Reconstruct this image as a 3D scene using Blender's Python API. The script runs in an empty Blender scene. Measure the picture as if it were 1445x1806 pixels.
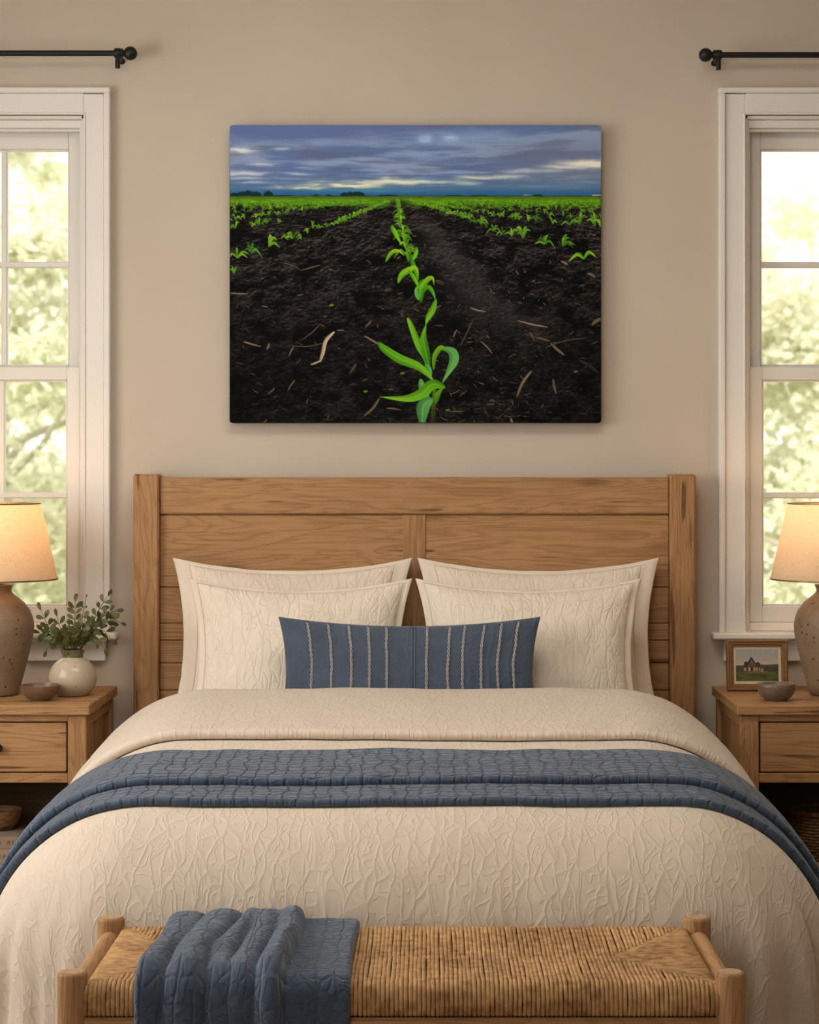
import bpy, bmesh, math, random
import numpy as np
from mathutils import Vector, Matrix, noise as mnoise

random.seed(7)
scene = bpy.context.scene
COL = scene.collection
PI = math.pi

# ------------------------------------------------------------------ camera
CX, CD, EYE, FPX = 0.038, 5.83, 1.28, 3600.0
VPX, VPY = 755.0, 830.0
cam_d = bpy.data.cameras.new('camera')
cam = bpy.data.objects.new('camera', cam_d)
COL.objects.link(cam)
cam.location = (CX, -CD, EYE)
cam.rotation_euler = (PI / 2, 0, 0)
cam_d.sensor_fit = 'AUTO'
cam_d.sensor_width = 36.0
cam_d.lens = FPX * 36.0 / 1806.0
cam_d.shift_x = -(VPX - 722.5) / 1806.0
cam_d.shift_y = -(903.0 - VPY) / 1806.0
cam_d.clip_start = 0.05
cam_d.clip_end = 200
scene.camera = cam

# ------------------------------------------------------------------ colour management
scene.view_settings.view_transform = 'Standard'
scene.view_settings.look = 'None'
scene.view_settings.gamma = 1.0
scene.view_settings.use_curve_mapping = False
scene.view_settings.exposure = 0.0

# ------------------------------------------------------------------ world: bright overcast sky
W_STRENGTH = 1.9
world = bpy.data.worlds.new('sky')
scene.world = world
world.use_nodes = True
wn = world.node_tree
for n in list(wn.nodes):
    wn.nodes.remove(n)
bg = wn.nodes.new('ShaderNodeBackground')
wo = wn.nodes.new('ShaderNodeOutputWorld')
bg.inputs['Color'].default_value = (1.0, 0.985, 0.94, 1)
bg.inputs['Strength'].default_value = W_STRENGTH
wn.links.new(bg.outputs[0], wo.inputs[0])


def area(name, loc, target, sx, sy, power, col, spread=PI):
    d = bpy.data.lights.new(name, 'AREA')
    d.shape = 'RECTANGLE'
    d.size, d.size_y = sx, sy
    d.energy = power
    d.color = col
    d.spread = spread
    o = bpy.data.objects.new(name, d)
    COL.objects.link(o)
    o.location = loc
    v = Vector(target) - Vector(loc)
    o.rotation_euler = v.to_track_quat('-Z', 'Y').to_euler()
    return o


# daylight of an unseen window in the left wall, then two added fills
area('daylight_left_window', (-2.26, -2.15, 1.55), (0.4, -0.9, 1.0), 1.7, 1.5, 43, (1.0, 0.985, 0.95))
area('ceiling_fill_light', (0.0, -1.75, 2.74), (0.0, -1.45, 0.6), 1.3, 0.9, 27, (1.0, 0.96, 0.89))  # added overhead fill to balance the side light; there is no fixture
area('front_fill_light', (-0.95, -6.56, 1.55), (-0.1, -2.0, 0.75), 1.5, 1.5, 23, (1.0, 0.98, 0.94))  # added fill from behind the camera, lifts the bench front and bed foot
sun_d = bpy.data.lights.new('garden_sun', 'SUN')
sun_d.energy = 3.6
sun_d.angle = math.radians(6)
sun_d.color = (1.0, 0.97, 0.90)
sun = bpy.data.objects.new('garden_sun', sun_d)
COL.objects.link(sun)
sun.location = (0, 3, 8)
sun.rotation_euler = Vector((0.25, 0.85, -1.0)).to_track_quat('-Z', 'Y').to_euler()   # shines over the roof onto the garden

# ------------------------------------------------------------------ helpers
BASE = {}


def W(px, py, Y):
    """The world point at depth Y seen at a photograph pixel."""
    d = Y + CD
    return Vector((CX + (px - VPX) * d / FPX, Y, EYE - (py - VPY) * d / FPX))


def tag(o, label=None, cat=None, group=None, kind=None):
    if label: o['label'] = label
    if cat: o['category'] = cat
    if group: o['group'] = group
    if kind: o['kind'] = kind
    return o


def thing(name, label, cat, loc, group=None):
    o = bpy.data.objects.new(name, None)
    o.empty_display_size = 0.1
    COL.objects.link(o)
    o.location = loc
    BASE[o.name] = Vector(loc)
    return tag(o, label, cat, group)


class MB:
    def __init__(s):
        s.v, s.f, s.uv = [], [], {}

    def add(s, verts, faces):
        n = len(s.v)
        s.v += [tuple(p) for p in verts]
        s.f += [tuple(i + n for i in f) for f in faces]

    def box(s, x0, x1, y0, y1, z0, z1, b=0.002):
        c = Vector(((x0 + x1) / 2, (y0 + y1) / 2, (z0 + z1) / 2))
        h = [abs(x1 - x0) / 2, abs(y1 - y0) / 2, abs(z1 - z0) / 2]
        b = min(b, min(h) * 0.6)
        idx, verts = {}, []
        for sx in (-1, 1):
            for sy in (-1, 1):
                for sz in (-1, 1):
                    sg = (sx, sy, sz)
                    for a in range(3):
                        p = [sg[k] * (h[k] - (0 if k == a else b)) for k in range(3)]
                        idx[(sg, a)] = len(verts)
                        verts.append(c + Vector(p))
        faces = []
        for a in range(3):
            o1, o2 = (a + 1) % 3, (a + 2) % 3
            for sa in (-1, 1):
                q = []
                for s1, s2 in ((-1, -1), (1, -1), (1, 1), (-1, 1)):
                    g = [0, 0, 0]; g[a] = sa; g[o1] = s1; g[o2] = s2
                    q.append(idx[(tuple(g), a)])
                faces.append(q if sa > 0 else q[::-1])
            for s1 in (-1, 1):
                for s2 in (-1, 1):
                    g0, g1 = [0, 0, 0], [0, 0, 0]
                    g0[a], g1[a] = -1, 1
                    g0[o1] = g1[o1] = s1
                    g0[o2] = g1[o2] = s2
                    faces.append([idx[(tuple(g0), o1)], idx[(tuple(g1), o1)], idx[(tuple(g1), o2)], idx[(tuple(g0), o2)]])
        for sx in (-1, 1):
            for sy in (-1, 1):
                for sz in (-1, 1):
                    g = (sx, sy, sz)
                    faces.append([idx[(g, 0)], idx[(g, 1)], idx[(g, 2)]])
        s.add(verts, faces)
        return s

    def lathe(s, prof, c, seg=48, axis='Z', wob=None):
        """prof: list of (radius, height) from one end to the other; radius 0 closes an end."""
        c = Vector(c)
        verts, faces, rings = [], [], []
        for r, hgt in prof:
            if r < 1e-6:
                rings.append([len(verts)])
                pts = [(0, 0, hgt)]
            else:
                rings.append(list(range(len(verts), len(verts) + seg)))
                pts = [(r * math.cos(2 * PI * k / seg), r * math.sin(2 * PI * k / seg), hgt) for k in range(seg)]
            for p in pts:
                if axis == 'X': p = (p[2], p[0], p[1])
                elif axis == 'Y': p = (p[0], p[2], p[1])
                verts.append(c + Vector(p))
        for A, B in zip(rings, rings[1:]):
            for k in range(seg):
                k2 = (k + 1) % seg
                if len(A) == 1 and len(B) == 1: break
                if len(A) == 1: faces.append([A[0], B[k2], B[k]])
                elif len(B) == 1: faces.append([A[k], A[k2], B[0]])
                else: faces.append([A[k], A[k2], B[k2], B[k]])
        s.add(verts, faces)
        return s

    def tube(s, path, r, sides=8, cap=True):
        path = [Vector(p) for p in path]
        n = len(path)
        rr = r if isinstance(r, (list, tuple)) else [r] * n
        verts, faces = [], []
        up = None
        for i, p in enumerate(path):
            t = (path[min(i + 1, n - 1)] - path[max(i - 1, 0)]).normalized()
            if up is None:
                up = Vector((0, 0, 1)) if abs(t.z) < 0.9 else Vector((1, 0, 0))
            a = (up - t * up.dot(t))
            if a.length < 1e-5: a = t.orthogonal()
            a.normalize()
            up = a
            bb = t.cross(a)
            for k in range(sides):
                an = 2 * PI * k / sides
                verts.append(p + (a * math.cos(an) + bb * math.sin(an)) * rr[i])
        for i in range(n - 1):
            for k in range(sides):
                k2 = (k + 1) % sides
                faces.append([i * sides + k, i * sides + k2, (i + 1) * sides + k2, (i + 1) * sides + k])
        if cap:
            faces.append(list(range(sides))[::-1])
            faces.append([(n - 1) * sides + k for k in range(sides)])
        s.add(verts, faces)
        return s

    def grid(s, P, uv=None, flip=False):
        """P: 2-D list of points."""
        n0 = len(s.v)
        R, C = len(P), len(P[0])
        for i in range(R):
            for j in range(C):
                if uv: s.uv[len(s.v)] = uv[i][j]
                s.v.append(tuple(P[i][j]))
        for i in range(R - 1):
            for j in range(C - 1):
                q = (n0 + i * C + j, n0 + i * C + j + 1, n0 + (i + 1) * C + j + 1, n0 + (i + 1) * C + j)
                s.f.append(q[::-1] if flip else q)
        return s

    def build(s, name, mat, parent=None, loc=None, sharp=35, recalc=True):
        if parent is not None:
            base = BASE[parent.name]
        else:
            base = Vector(loc) if loc is not None else Vector((0, 0, 0))
        me = bpy.data.meshes.new(name)
        me.from_pydata([(x - base.x, y - base.y, z - base.z) for x, y, z in s.v], [], s.f)
        if s.uv:
            lay = me.uv_layers.new(name='UVMap')
            li = np.empty(len(me.loops), dtype=np.int32)
            me.loops.foreach_get('vertex_index', li)
            tab = np.zeros((len(s.v), 2), dtype=np.float32)
            for k, val in s.uv.items(): tab[k] = val
            lay.data.foreach_set('uv', tab[li].ravel())
        if recalc:
            bm = bmesh.new(); bm.from_mesh(me)
            bmesh.ops.recalc_face_normals(bm, faces=bm.faces)
            bm.to_mesh(me); bm.free()
        me.polygons.foreach_set('use_smooth', [True] * len(me.polygons))
        if sharp: me.set_sharp_from_angle(angle=math.radians(sharp))
        me.materials.append(mat)
        o = bpy.data.objects.new(name, me)
        COL.objects.link(o)
        if parent is not None:
            o.parent = parent
        else:
            o.location = base
        BASE[o.name] = base
        return o


def box(name, mat, parent, *a, b=0.002, loc=None):
    return MB().box(*a, b=b).build(name, mat, parent, loc)


# ------------------------------------------------------------------ materials
class NT:
    def __init__(s, name):
        s.m = bpy.data.materials.new(name)
        s.m.use_nodes = True
        s.t = s.m.node_tree
        s.b = s.t.nodes['Principled BSDF']
        s.out = s.t.nodes['Material Output']

    def n(s, typ, **kw):
        nd = s.t.nodes.new('ShaderNode' + typ)
        for k, v in kw.items():
            if k in nd.inputs: nd.inputs[k].default_value = v
            else: setattr(nd, k, v)
        return nd

    def l(s, a, b): s.t.links.new(a, b)

    def ramp(s, fac, stops, interp='LINEAR'):
        r = s.n('ValToRGB')
        r.color_ramp.interpolation = interp
        e = r.color_ramp.elements
        while len(e) < len(stops): e.new(0.5)
        for k, (p, c) in enumerate(stops):
            e[k].position = p
            e[k].color = (c, c, c, 1) if not hasattr(c, '__len__') else (*c[:3], 1)
        s.l(fac, r.inputs[0])
        return r.outputs[0]

    def math(s, op, a, b=None, c=None):
        nd = s.n('Math', operation=op)
        for k, v in enumerate((a, b, c)):
            if v is None: continue
            if isinstance(v, (int, float)): nd.inputs[k].default_value = v
            else: s.l(v, nd.inputs[k])
        return nd.outputs[0]

    def mix(s, typ, fac, a, b):
        nd = s.n('MixRGB', blend_type=typ)
        for k, v in enumerate((fac, a, b)):
            if isinstance(v, (int, float)): nd.inputs[k].default_value = v
            elif hasattr(v, '__len__'): nd.inputs[k].default_value = (*v[:3], 1)
            else: s.l(v, nd.inputs[k])
        return nd.outputs[0]

    def mapping(s, src, scale=(1, 1, 1), loc=(0, 0, 0)):
        m = s.n('Mapping')
        m.inputs['Scale'].default_value = scale
        m.inputs['Location'].default_value = loc
        s.l(src, m.inputs['Vector'])
        return m.outputs[0]

    def bump(s, height, strength=0.4, dist=0.002, prev=None):
        b = s.n('Bump')
        b.inputs['Strength'].default_value = strength
        b.inputs['Distance'].default_value = dist
        s.l(height, b.inputs['Height'])
        if prev is not None: s.l(prev, b.inputs['Normal'])
        return b.outputs[0]

    def set(s, **kw):
        for k, v in kw.items():
            inp = s.b.inputs[k.replace('_', ' ')]
            if hasattr(v, 'is_linked'): s.l(v, inp)
            elif hasattr(v, '__len__'): inp.default_value = (*v[:3], 1)
            else: inp.default_value = v


def srgb(r, g, b):
    f = lambda c: (c / 255 / 12.92) if c / 255 <= 0.04045 else ((c / 255 + 0.055) / 1.055) ** 2.4
    return (f(r), f(g), f(b))


def simple(name, col, rough=0.6, spec=0.3, metal=0.0, nscale=30, namp=0.06, bump=0.0):
    t = NT(name)
    co = t.n('TexCoord').outputs['Object']
    nz = t.n('TexNoise', Scale=nscale, Detail=4.0)
    t.l(co, nz.inputs['Vector'])
    f = t.ramp(nz.outputs[0], [(0.3, 1 - namp), (0.7, 1 + namp * 0.3)])
    t.set(Base_Color=t.mix('MULTIPLY', 1.0, col, f), Roughness=rough, Metallic=metal, Specular_IOR_Level=spec)
    if bump: t.set(Normal=t.bump(nz.outputs[0], bump, 0.002))
    return t.m


def wood(name, axis, light, dark, rough=0.55, knots=True, fine=1.0):
    t = NT(name)
    tc = t.n('TexCoord')
    oi = t.n('ObjectInfo')
    off = t.n('VectorMath', operation='SCALE')
    cmb = t.n('CombineXYZ')
    for k in range(3): t.l(oi.outputs['Random'], cmb.inputs[k])
    t.l(cmb.outputs[0], off.inputs[0]); off.inputs['Scale'].default_value = 13.0
    add = t.n('VectorMath', operation='ADD')
    t.l(tc.outputs['Object'], add.inputs[0]); t.l(off.outputs[0], add.inputs[1])
    def sc(along, across):
        v = [across] * 3
        v['XYZ'.index(axis)] = along
        return tuple(v)
    # wide cathedral bands
    m1 = t.mapping(add.outputs[0], sc(1.5, 11))
    n1 = t.n('TexNoise', Scale=1.0, Detail=3.0, Roughness=0.5, Distortion=1.0)
    t.l(m1, n1.inputs['Vector'])
    bands = t.math('FRACT', t.math('MULTIPLY', n1.outputs[0], 11.0))
    bands = t.ramp(bands, [(0.0, 0.0), (0.25, 1.0), (0.75, 0.85), (1.0, 0.0)])
    # fine pores
    m2 = t.mapping(add.outputs[0], sc(7, 150 * fine))
    n2 = t.n('TexNoise', Scale=1.0, Detail=3.0, Roughness=0.6)
    t.l(m2, n2.inputs['Vector'])
    pores = t.ramp(n2.outputs[0], [(0.30, 0.0), (0.52, 1.0)])
    # slow tone changes
    m3 = t.mapping(add.outputs[0], sc(1.2, 5))
    n3 = t.n('TexNoise', Scale=1.0, Detail=2.0)
    t.l(m3, n3.inputs['Vector'])
    c = t.mix('MIX', t.ramp(n3.outputs[0], [(0.3, 0.0), (0.7, 1.0)]), tuple(x * 0.86 for x in light), light)
    c = t.mix('MIX', t.math('MULTIPLY', t.math('SUBTRACT', 1.0, bands), 0.36), c, dark)
    c = t.mix('MIX', t.math('MULTIPLY', t.math('SUBTRACT', 1.0, pores), 0.30), c, dark)
    h = t.math('ADD', t.math('MULTIPLY', bands, 0.6), t.math('MULTIPLY', pores, 0.5))
    if knots:
        m4 = t.mapping(add.outputs[0], sc(5.0, 16))
        vo = t.n('TexVoronoi', Scale=1.0, Randomness=1.0)
        t.l(m4, vo.inputs['Vector'])
        kn = t.ramp(vo.outputs['Distance'], [(0.08, 1.0), (0.30, 0.0)])
        pick = t.n('SeparateColor')
        t.l(vo.outputs['Color'], pick.inputs[0])
        kn = t.math('MULTIPLY', kn, t.math('GREATER_THAN', pick.outputs[0], 0.72))
        c = t.mix('MIX', t.math('MULTIPLY', kn, 0.42), c, tuple(x * 0.5 for x in dark))
        # short cracks along the grain
        m5 = t.mapping(add.outputs[0], sc(3.5, 42))
        n5 = t.n('TexNoise', Scale=1.0, Detail=2.0, Roughness=0.4)
        t.l(m5, n5.inputs['Vector'])
        cr = t.ramp(n5.outputs[0], [(0.29, 1.0), (0.325, 0.0)])
        c = t.mix('MIX', t.math('MULTIPLY', cr, 0.65), c, tuple(x * 0.4 for x in dark))
        h = t.math('SUBTRACT', h, t.math('MULTIPLY', cr, 0.9))
    t.set(Base_Color=c, Roughness=rough, Specular_IOR_Level=0.25, Normal=t.bump(h, 0.6, 0.0018))
    return t.m


def matelasse(name, col, sx, sy, strength=0.6, dist=0.004, warp=0.5):
    """Woven cloth with raised wavy vines; reads the UV map, which is in metres."""
    t = NT(name)
    uv = t.n('TexCoord').outputs['UV']
    nz = t.n('TexNoise', Scale=14.0, Detail=3.0)
    t.l(uv, nz.inputs['Vector'])
    sub = t.n('VectorMath', operation='SUBTRACT'); sub.inputs[1].default_value = (0.5, 0.5, 0.5)
    t.l(nz.outputs['Color'], sub.inputs[0])
    scl = t.n('VectorMath', operation='SCALE'); scl.inputs['Scale'].default_value = 0.055 * warp * 2
    t.l(sub.outputs[0], scl.inputs[0])
    add = t.n('VectorMath', operation='ADD')
    t.l(uv, add.inputs[0]); t.l(scl.outputs[0], add.inputs[1])
    vo = t.n('TexVoronoi', Scale=1.0, Randomness=0.9, feature='DISTANCE_TO_EDGE')
    t.l(t.mapping(add.outputs[0], (sx, sy, 1)), vo.inputs['Vector'])
    r1 = t.ramp(vo.outputs['Distance'], [(0.0, 1.0), (0.035, 0.55), (0.11, 0.0)])
    cn = t.n('TexNoise', Scale=1.0, Detail=1.0, Roughness=0.4, Distortion=0.6)       # curling vines between
    t.l(t.mapping(add.outputs[0], (sx * 0.8, sy * 1.5, 1), (3.3, 1.7, 0)), cn.inputs['Vector'])
    r2 = t.ramp(t.math('PINGPONG', t.math('MULTIPLY', cn.outputs[0], 5.0), 0.5), [(0.0, 0.85), (0.06, 0.5), (0.17, 0.0)])
    h = t.math('MAXIMUM', r1, r2)
    we = t.n('TexNoise', Scale=900.0, Detail=1.0)
    t.l(uv, we.inputs['Vector'])
    h2 = t.math('ADD', h, t.math('MULTIPLY', we.outputs[0], 0.08))
    t.set(Base_Color=t.mix('MULTIPLY', 1.0, col, t.ramp(nz.outputs[0], [(0.3, 0.95), (0.7, 1.0)])),
          Roughness=0.85, Specular_IOR_Level=0.15, Normal=t.bump(h2, strength, dist))
    t.b.inputs['Sheen Weight'].default_value = 0.15
    return t.m


def quilt(name, col, bw, bh, strength=0.9, dist=0.006, ridges=False):
    t = NT(name)
    uv = t.n('TexCoord').outputs['UV']
    nz = t.n('TexNoise', Scale=16.0, Detail=3.0)
    t.l(uv, nz.inputs['Vector'])
    sub = t.n('VectorMath', operation='SUBTRACT'); sub.inputs[1].default_value = (0.5, 0.5, 0.5)
    t.l(nz.outputs['Color'], sub.inputs[0])
    scl = t.n('VectorMath', operation='SCALE'); scl.inputs['Scale'].default_value = 0.045 if not ridges else 0.03
    t.l(sub.outputs[0], scl.inputs[0])
    add = t.n('VectorMath', operation='ADD')
    t.l(uv, add.inputs[0]); t.l(scl.outputs[0], add.inputs[1])
    sp = t.n('SeparateXYZ'); t.l(add.outputs[0], sp.inputs[0])
    fx = t.math('ABSOLUTE', t.math('SUBTRACT', t.math('FRACT', t.math('DIVIDE', sp.outputs[0], bw)), 0.5))
    gx = t.ramp(fx, [(0.36, 1.0), (0.46, 0.55), (0.5, 0.0)])
    if ridges:
        vo = t.n('TexVoronoi', Scale=1.0, Randomness=1.0, feature='DISTANCE_TO_EDGE')
        t.l(t.mapping(add.outputs[0], (38, 52, 1)), vo.inputs['Vector'])
        gy = t.ramp(vo.outputs['Distance'], [(0.0, 0.45), (0.12, 0.9), (0.4, 1.0)])
    else:
        fy = t.math('ABSOLUTE', t.math('SUBTRACT', t.math('FRACT', t.math('DIVIDE', sp.outputs[1], bh)), 0.5))
        gy = t.ramp(fy, [(0.30, 1.0), (0.44, 0.6), (0.5, 0.0)])
    h = t.math('MULTIPLY', gx, gy)
    vo2 = t.n('TexVoronoi', Scale=1.0, Randomness=1.0, feature='DISTANCE_TO_EDGE')
    t.l(t.mapping(add.outputs[0], (42, 60, 1)), vo2.inputs['Vector'])
    h = t.math('ADD', h, t.math('MULTIPLY', t.ramp(vo2.outputs['Distance'], [(0.0, 1.0), (0.10, 0.0)]), 0.22))
    we = t.n('TexNoise', Scale=1100.0, Detail=1.0)
    t.l(uv, we.inputs['Vector'])
    h = t.math('ADD', h, t.math('MULTIPLY', we.outputs[0], 0.04))
    f = t.ramp(nz.outputs[0], [(0.3, 0.85), (0.7, 1.08)])
    t.set(Base_Color=t.mix('MULTIPLY', 1.0, col, f), Roughness=0.8, Specular_IOR_Level=0.2, Normal=t.bump(h, strength, dist))
    t.b.inputs['Sheen Weight'].default_value = 0.25
    return t.m


OAK_L, OAK_D = (0.440, 0.235, 0.100), (0.150, 0.066, 0.022)
M = {}
for ax in 'XYZ':
    M['oak' + ax] = wood('oak_grain_' + ax.lower(), ax, OAK_L, OAK_D)
    M['bench' + ax] = wood('bench_oak_' + ax.lower(), ax, (0.42, 0.225, 0.095), (0.15, 0.066, 0.022))
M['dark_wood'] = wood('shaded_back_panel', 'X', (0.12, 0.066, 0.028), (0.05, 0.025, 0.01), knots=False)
M['turned_wood'] = wood('turned_bowl_wood', 'X', (0.24, 0.12, 0.045), (0.10, 0.045, 0.015), rough=0.4)
M['frame_wood'] = wood('frame_wood', 'X', (0.235, 0.118, 0.04), (0.11, 0.05, 0.015), rough=0.4, knots=False)
M['floorwood'] = wood('floor_boards', 'Y', (0.30, 0.17, 0.08), (0.13, 0.06, 0.02))
M['trim'] = simple('trim_paint', (0.76, 0.715, 0.65), rough=0.4, nscale=6, namp=0.03)
M['black_metal'] = simple('black_iron', (0.012, 0.011, 0.010), rough=0.42, spec=0.4, metal=0.3)
M['iron_knob'] = simple('dark_iron_knob', (0.02, 0.017, 0.014), rough=0.4, metal=0.5)
M['brass'] = simple('aged_brass', (0.25, 0.16, 0.07), rough=0.35, metal=0.9)
M['beige'] = matelasse('beige_matelasse', (0.61, 0.505, 0.40), 36, 11, 0.42, 0.0025, warp=0.32)
M['sham'] = matelasse('beige_sham_cloth', (0.74, 0.63, 0.51), 34, 10, 0.55, 0.0028, warp=0.35)
M['flange'] = matelasse('plain_beige_linen', (0.72, 0.61, 0.49), 8, 30, 0.12, 0.003)
M['sheet'] = simple('pale_sheet', (0.74, 0.62, 0.49), rough=0.85, spec=0.1, nscale=300, bump=0.05)
BLUE = (0.060, 0.085, 0.135)
M['runner'] = quilt('blue_block_quilt', (0.055, 0.078, 0.118), 0.030, 0.026)
M['throw'] = quilt('blue_ribbed_quilt', (0.058, 0.085, 0.130), 0.027, 0.03, 0.8, 0.006, ridges=True)
M['lumbar'] = quilt('blue_lumbar_cloth', (0.058, 0.076, 0.108), 0.055, 0.5, 0.55, 0.003, ridges=True)
M['braid'] = simple('grey_braid', (0.36, 0.34, 0.31), rough=0.9, nscale=400, namp=0.3)
M['braid_dark'] = simple('slate_seam', (0.10, 0.115, 0.14), rough=0.9, nscale=400, namp=0.3)


def wall_mat():
    t = NT('wall_plaster')
    co = t.n('TexCoord').outputs['Object']
    n1 = t.n('TexNoise', Scale=3.0, Detail=5.0); t.l(co, n1.inputs['Vector'])
    n2 = t.n('TexNoise', Scale=160.0, Detail=3.0); t.l(co, n2.inputs['Vector'])
    c = t.mix('MIX', t.ramp(n1.outputs[0], [(0.35, 0.0), (0.65, 1.0)]), (0.525, 0.443, 0.352), (0.555, 0.470, 0.377))
    t.set(Base_Color=c, Roughness=0.85, Specular_IOR_Level=0.15, Normal=t.bump(n2.outputs[0], 0.08, 0.002))
    return t.m


M['wall'] = wall_mat()
M['ceiling'] = simple('ceiling_paint', (0.72, 0.66, 0.58), rough=0.9)


def glass_mat():
    t = NT('window_glass')
    tr = t.n('BsdfRefraction', IOR=1.3); tr.inputs['Roughness'].default_value = 0.062
    gl = t.n('BsdfGlossy'); gl.inputs['Roughness'].default_value = 0.02
    fr = t.n('Fresnel', IOR=1.35)
    mx = t.n('MixShader')
    t.l(fr.outputs[0], mx.inputs[0]); t.l(tr.outputs[0], mx.inputs[1]); t.l(gl.outputs[0], mx.inputs[2])
    t.l(mx.outputs[0], t.out.inputs[0])
    return t.m


M['glass'] = glass_mat()


def leaf_mat(name, a, b, trans=0.5, rough=0.6, nscale=6):
    t = NT(name)
    co = t.n('TexCoord').outputs['Object']
    nz = t.n('TexNoise', Scale=nscale, Detail=3.0); t.l(co, nz.inputs['Vector'])
    wn_ = t.n('TexNoise', Scale=nscale * 6, Detail=1.0); t.l(co, wn_.inputs['Vector'])
    f = t.math('ADD', t.math('MULTIPLY', nz.outputs[0], 0.55), t.math('MULTIPLY', wn_.outputs[0], 0.45))
    c = t.ramp(f, [(0.36, a), (0.62, b)])
    df = t.n('BsdfDiffuse'); tl = t.n('BsdfTranslucent'); gl = t.n('BsdfGlossy'); gl.inputs['Roughness'].default_value = 0.45
    t.l(c, df.inputs[0]); t.l(c, tl.inputs[0])
    m1 = t.n('MixShader'); m1.inputs[0].default_value = trans
    t.l(df.outputs[0], m1.inputs[1]); t.l(tl.outputs[0], m1.inputs[2])
    m2 = t.n('MixShader'); m2.inputs[0].default_value = 0.04 if rough < 1 else 0.0
    t.l(m1.outputs[0], m2.inputs[1]); t.l(gl.outputs[0], m2.inputs[2])
    t.l(m2.outputs[0], t.out.inputs[0])
    return t.m


M['tree_leaf'] = leaf_mat('garden_leaves', (0.60, 0.62, 0.45), (0.87, 0.85, 0.69), 0.5, 1, 2.2)
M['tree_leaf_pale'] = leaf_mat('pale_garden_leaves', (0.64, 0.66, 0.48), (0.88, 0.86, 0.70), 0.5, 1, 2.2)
M['bark'] = simple('tree_bark', (0.48, 0.45, 0.34), rough=0.9)
M['grass'] = simple('lawn_grass', (0.70, 0.73, 0.52), rough=0.95, nscale=8, namp=0.3)
M['sprig_leaf'] = leaf_mat('sprig_leaves', (0.034, 0.042, 0.006), (0.118, 0.118, 0.022), 0.2, 0.5, 40)
M['sprig_stem'] = simple('sprig_stem', (0.05, 0.045, 0.015), rough=0.6)


def ceramic(name, col, pit, pit_scale, rough=0.45, pits=0.16, mott=1.0):
    t = NT(name)
    co = t.n('TexCoord').outputs['Object']
    vo = t.n('TexVoronoi', Scale=pit_scale, Randomness=1.0); t.l(co, vo.inputs['Vector'])
    pk = t.n('SeparateColor'); t.l(vo.outputs['Color'], pk.inputs[0])
    m = t.math('MULTIPLY', t.ramp(vo.outputs['Distance'], [(pits * 0.6, 1.0), (pits, 0.0)]), t.math('GREATER_THAN', pk.outputs[0], 0.55))
    n1 = t.n('TexNoise', Scale=22.0, Detail=6.0, Roughness=0.65); t.l(co, n1.inputs['Vector'])
    n2 = t.n('TexNoise', Scale=240.0, Detail=3.0); t.l(co, n2.inputs['Vector'])
    c = t.mix('MIX', t.ramp(n1.outputs[0], [(0.3, 0.0), (0.7, 1.0)]), tuple(x * (1 - 0.22 * mott) for x in col), col)
    c = t.mix('MULTIPLY', 0.5 * mott, c, t.ramp(n2.outputs[0], [(0.35, 0.7), (0.65, 1.1)]))
    c = t.mix('MIX', m, c, pit)
    h = t.math('SUBTRACT', t.math('MULTIPLY', n2.outputs[0], 0.25 * mott), m)
    t.set(Base_Color=c, Roughness=rough, Specular_IOR_Level=0.35, Normal=t.bump(h, 0.5, 0.002))
    return t.m


M['lamp_ceramic'] = ceramic('pitted_stoneware', (0.275, 0.18, 0.108), (0.05, 0.028, 0.014), 62, 0.5, 0.22)
M['vase_ceramic'] = ceramic('cream_glaze', (0.50, 0.41, 0.295), (0.16, 0.11, 0.07), 45, 0.16, 0.09, mott=0.25)
M['bowl_ceramic'] = ceramic('brown_stoneware', (0.20, 0.118, 0.062), (0.05, 0.03, 0.015), 120, 0.3, 0.10)
M['bowl_grey'] = ceramic('taupe_stoneware', (0.185, 0.125, 0.085), (0.06, 0.035, 0.02), 120, 0.3, 0.10)
M['vase_neck'] = simple('olive_glaze_neck', (0.15, 0.13, 0.06), rough=0.3, nscale=60, namp=0.5)


def shade_mat():
    t = NT('linen_lampshade')
    co = t.n('TexCoord').outputs['Object']
    nz = t.n('TexNoise', Scale=26.0, Detail=3.0, Distortion=1.6); t.l(co, nz.inputs['Vector'])
    fr = t.math('FRACT', t.math('MULTIPLY', nz.outputs[0], 9.0))
    ln = t.ramp(fr, [(0.0, 0.80), (0.12, 1.0), (0.9, 1.0), (1.0, 0.80)])
    c = t.mix('MULTIPLY', 1.0, (0.78, 0.60, 0.42), ln)
    df = t.n('BsdfDiffuse'); tl = t.n('BsdfTranslucent')
    t.l(c, df.inputs[0]); t.l(c, tl.inputs[0])
    b = t.bump(ln, 0.25, 0.001)
    t.l(b, df.inputs['Normal'])
    mx = t.n('MixShader'); mx.inputs[0].default_value = 0.5
    t.l(df.outputs[0], mx.inputs[1]); t.l(tl.outputs[0], mx.inputs[2])
    t.l(mx.outputs[0], t.out.inputs[0])
    return t.m


M['shade'] = shade_mat()


def rush_mat():
    t = NT('woven_rush')
    co = t.n('TexCoord').outputs['Object']
    n1 = t.n('TexNoise', Scale=60.0, Detail=3.0); t.l(co, n1.inputs['Vector'])
    n2 = t.n('TexNoise', Scale=9.0, Detail=2.0); t.l(co, n2.inputs['Vector'])
    f = t.math('ADD', t.math('MULTIPLY', n1.outputs[0], 0.6), t.math('MULTIPLY', n2.outputs[0], 0.4))
    c = t.ramp(f, [(0.32, (0.20, 0.098, 0.034)), (0.5, (0.44, 0.245, 0.100)), (0.68, (0.60, 0.365, 0.165))])
    t.set(Base_Color=c, Roughness=0.6, Specular_IOR_Level=0.25, Normal=t.bump(n1.outputs[0], 0.3, 0.002))
    return t.m


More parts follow.
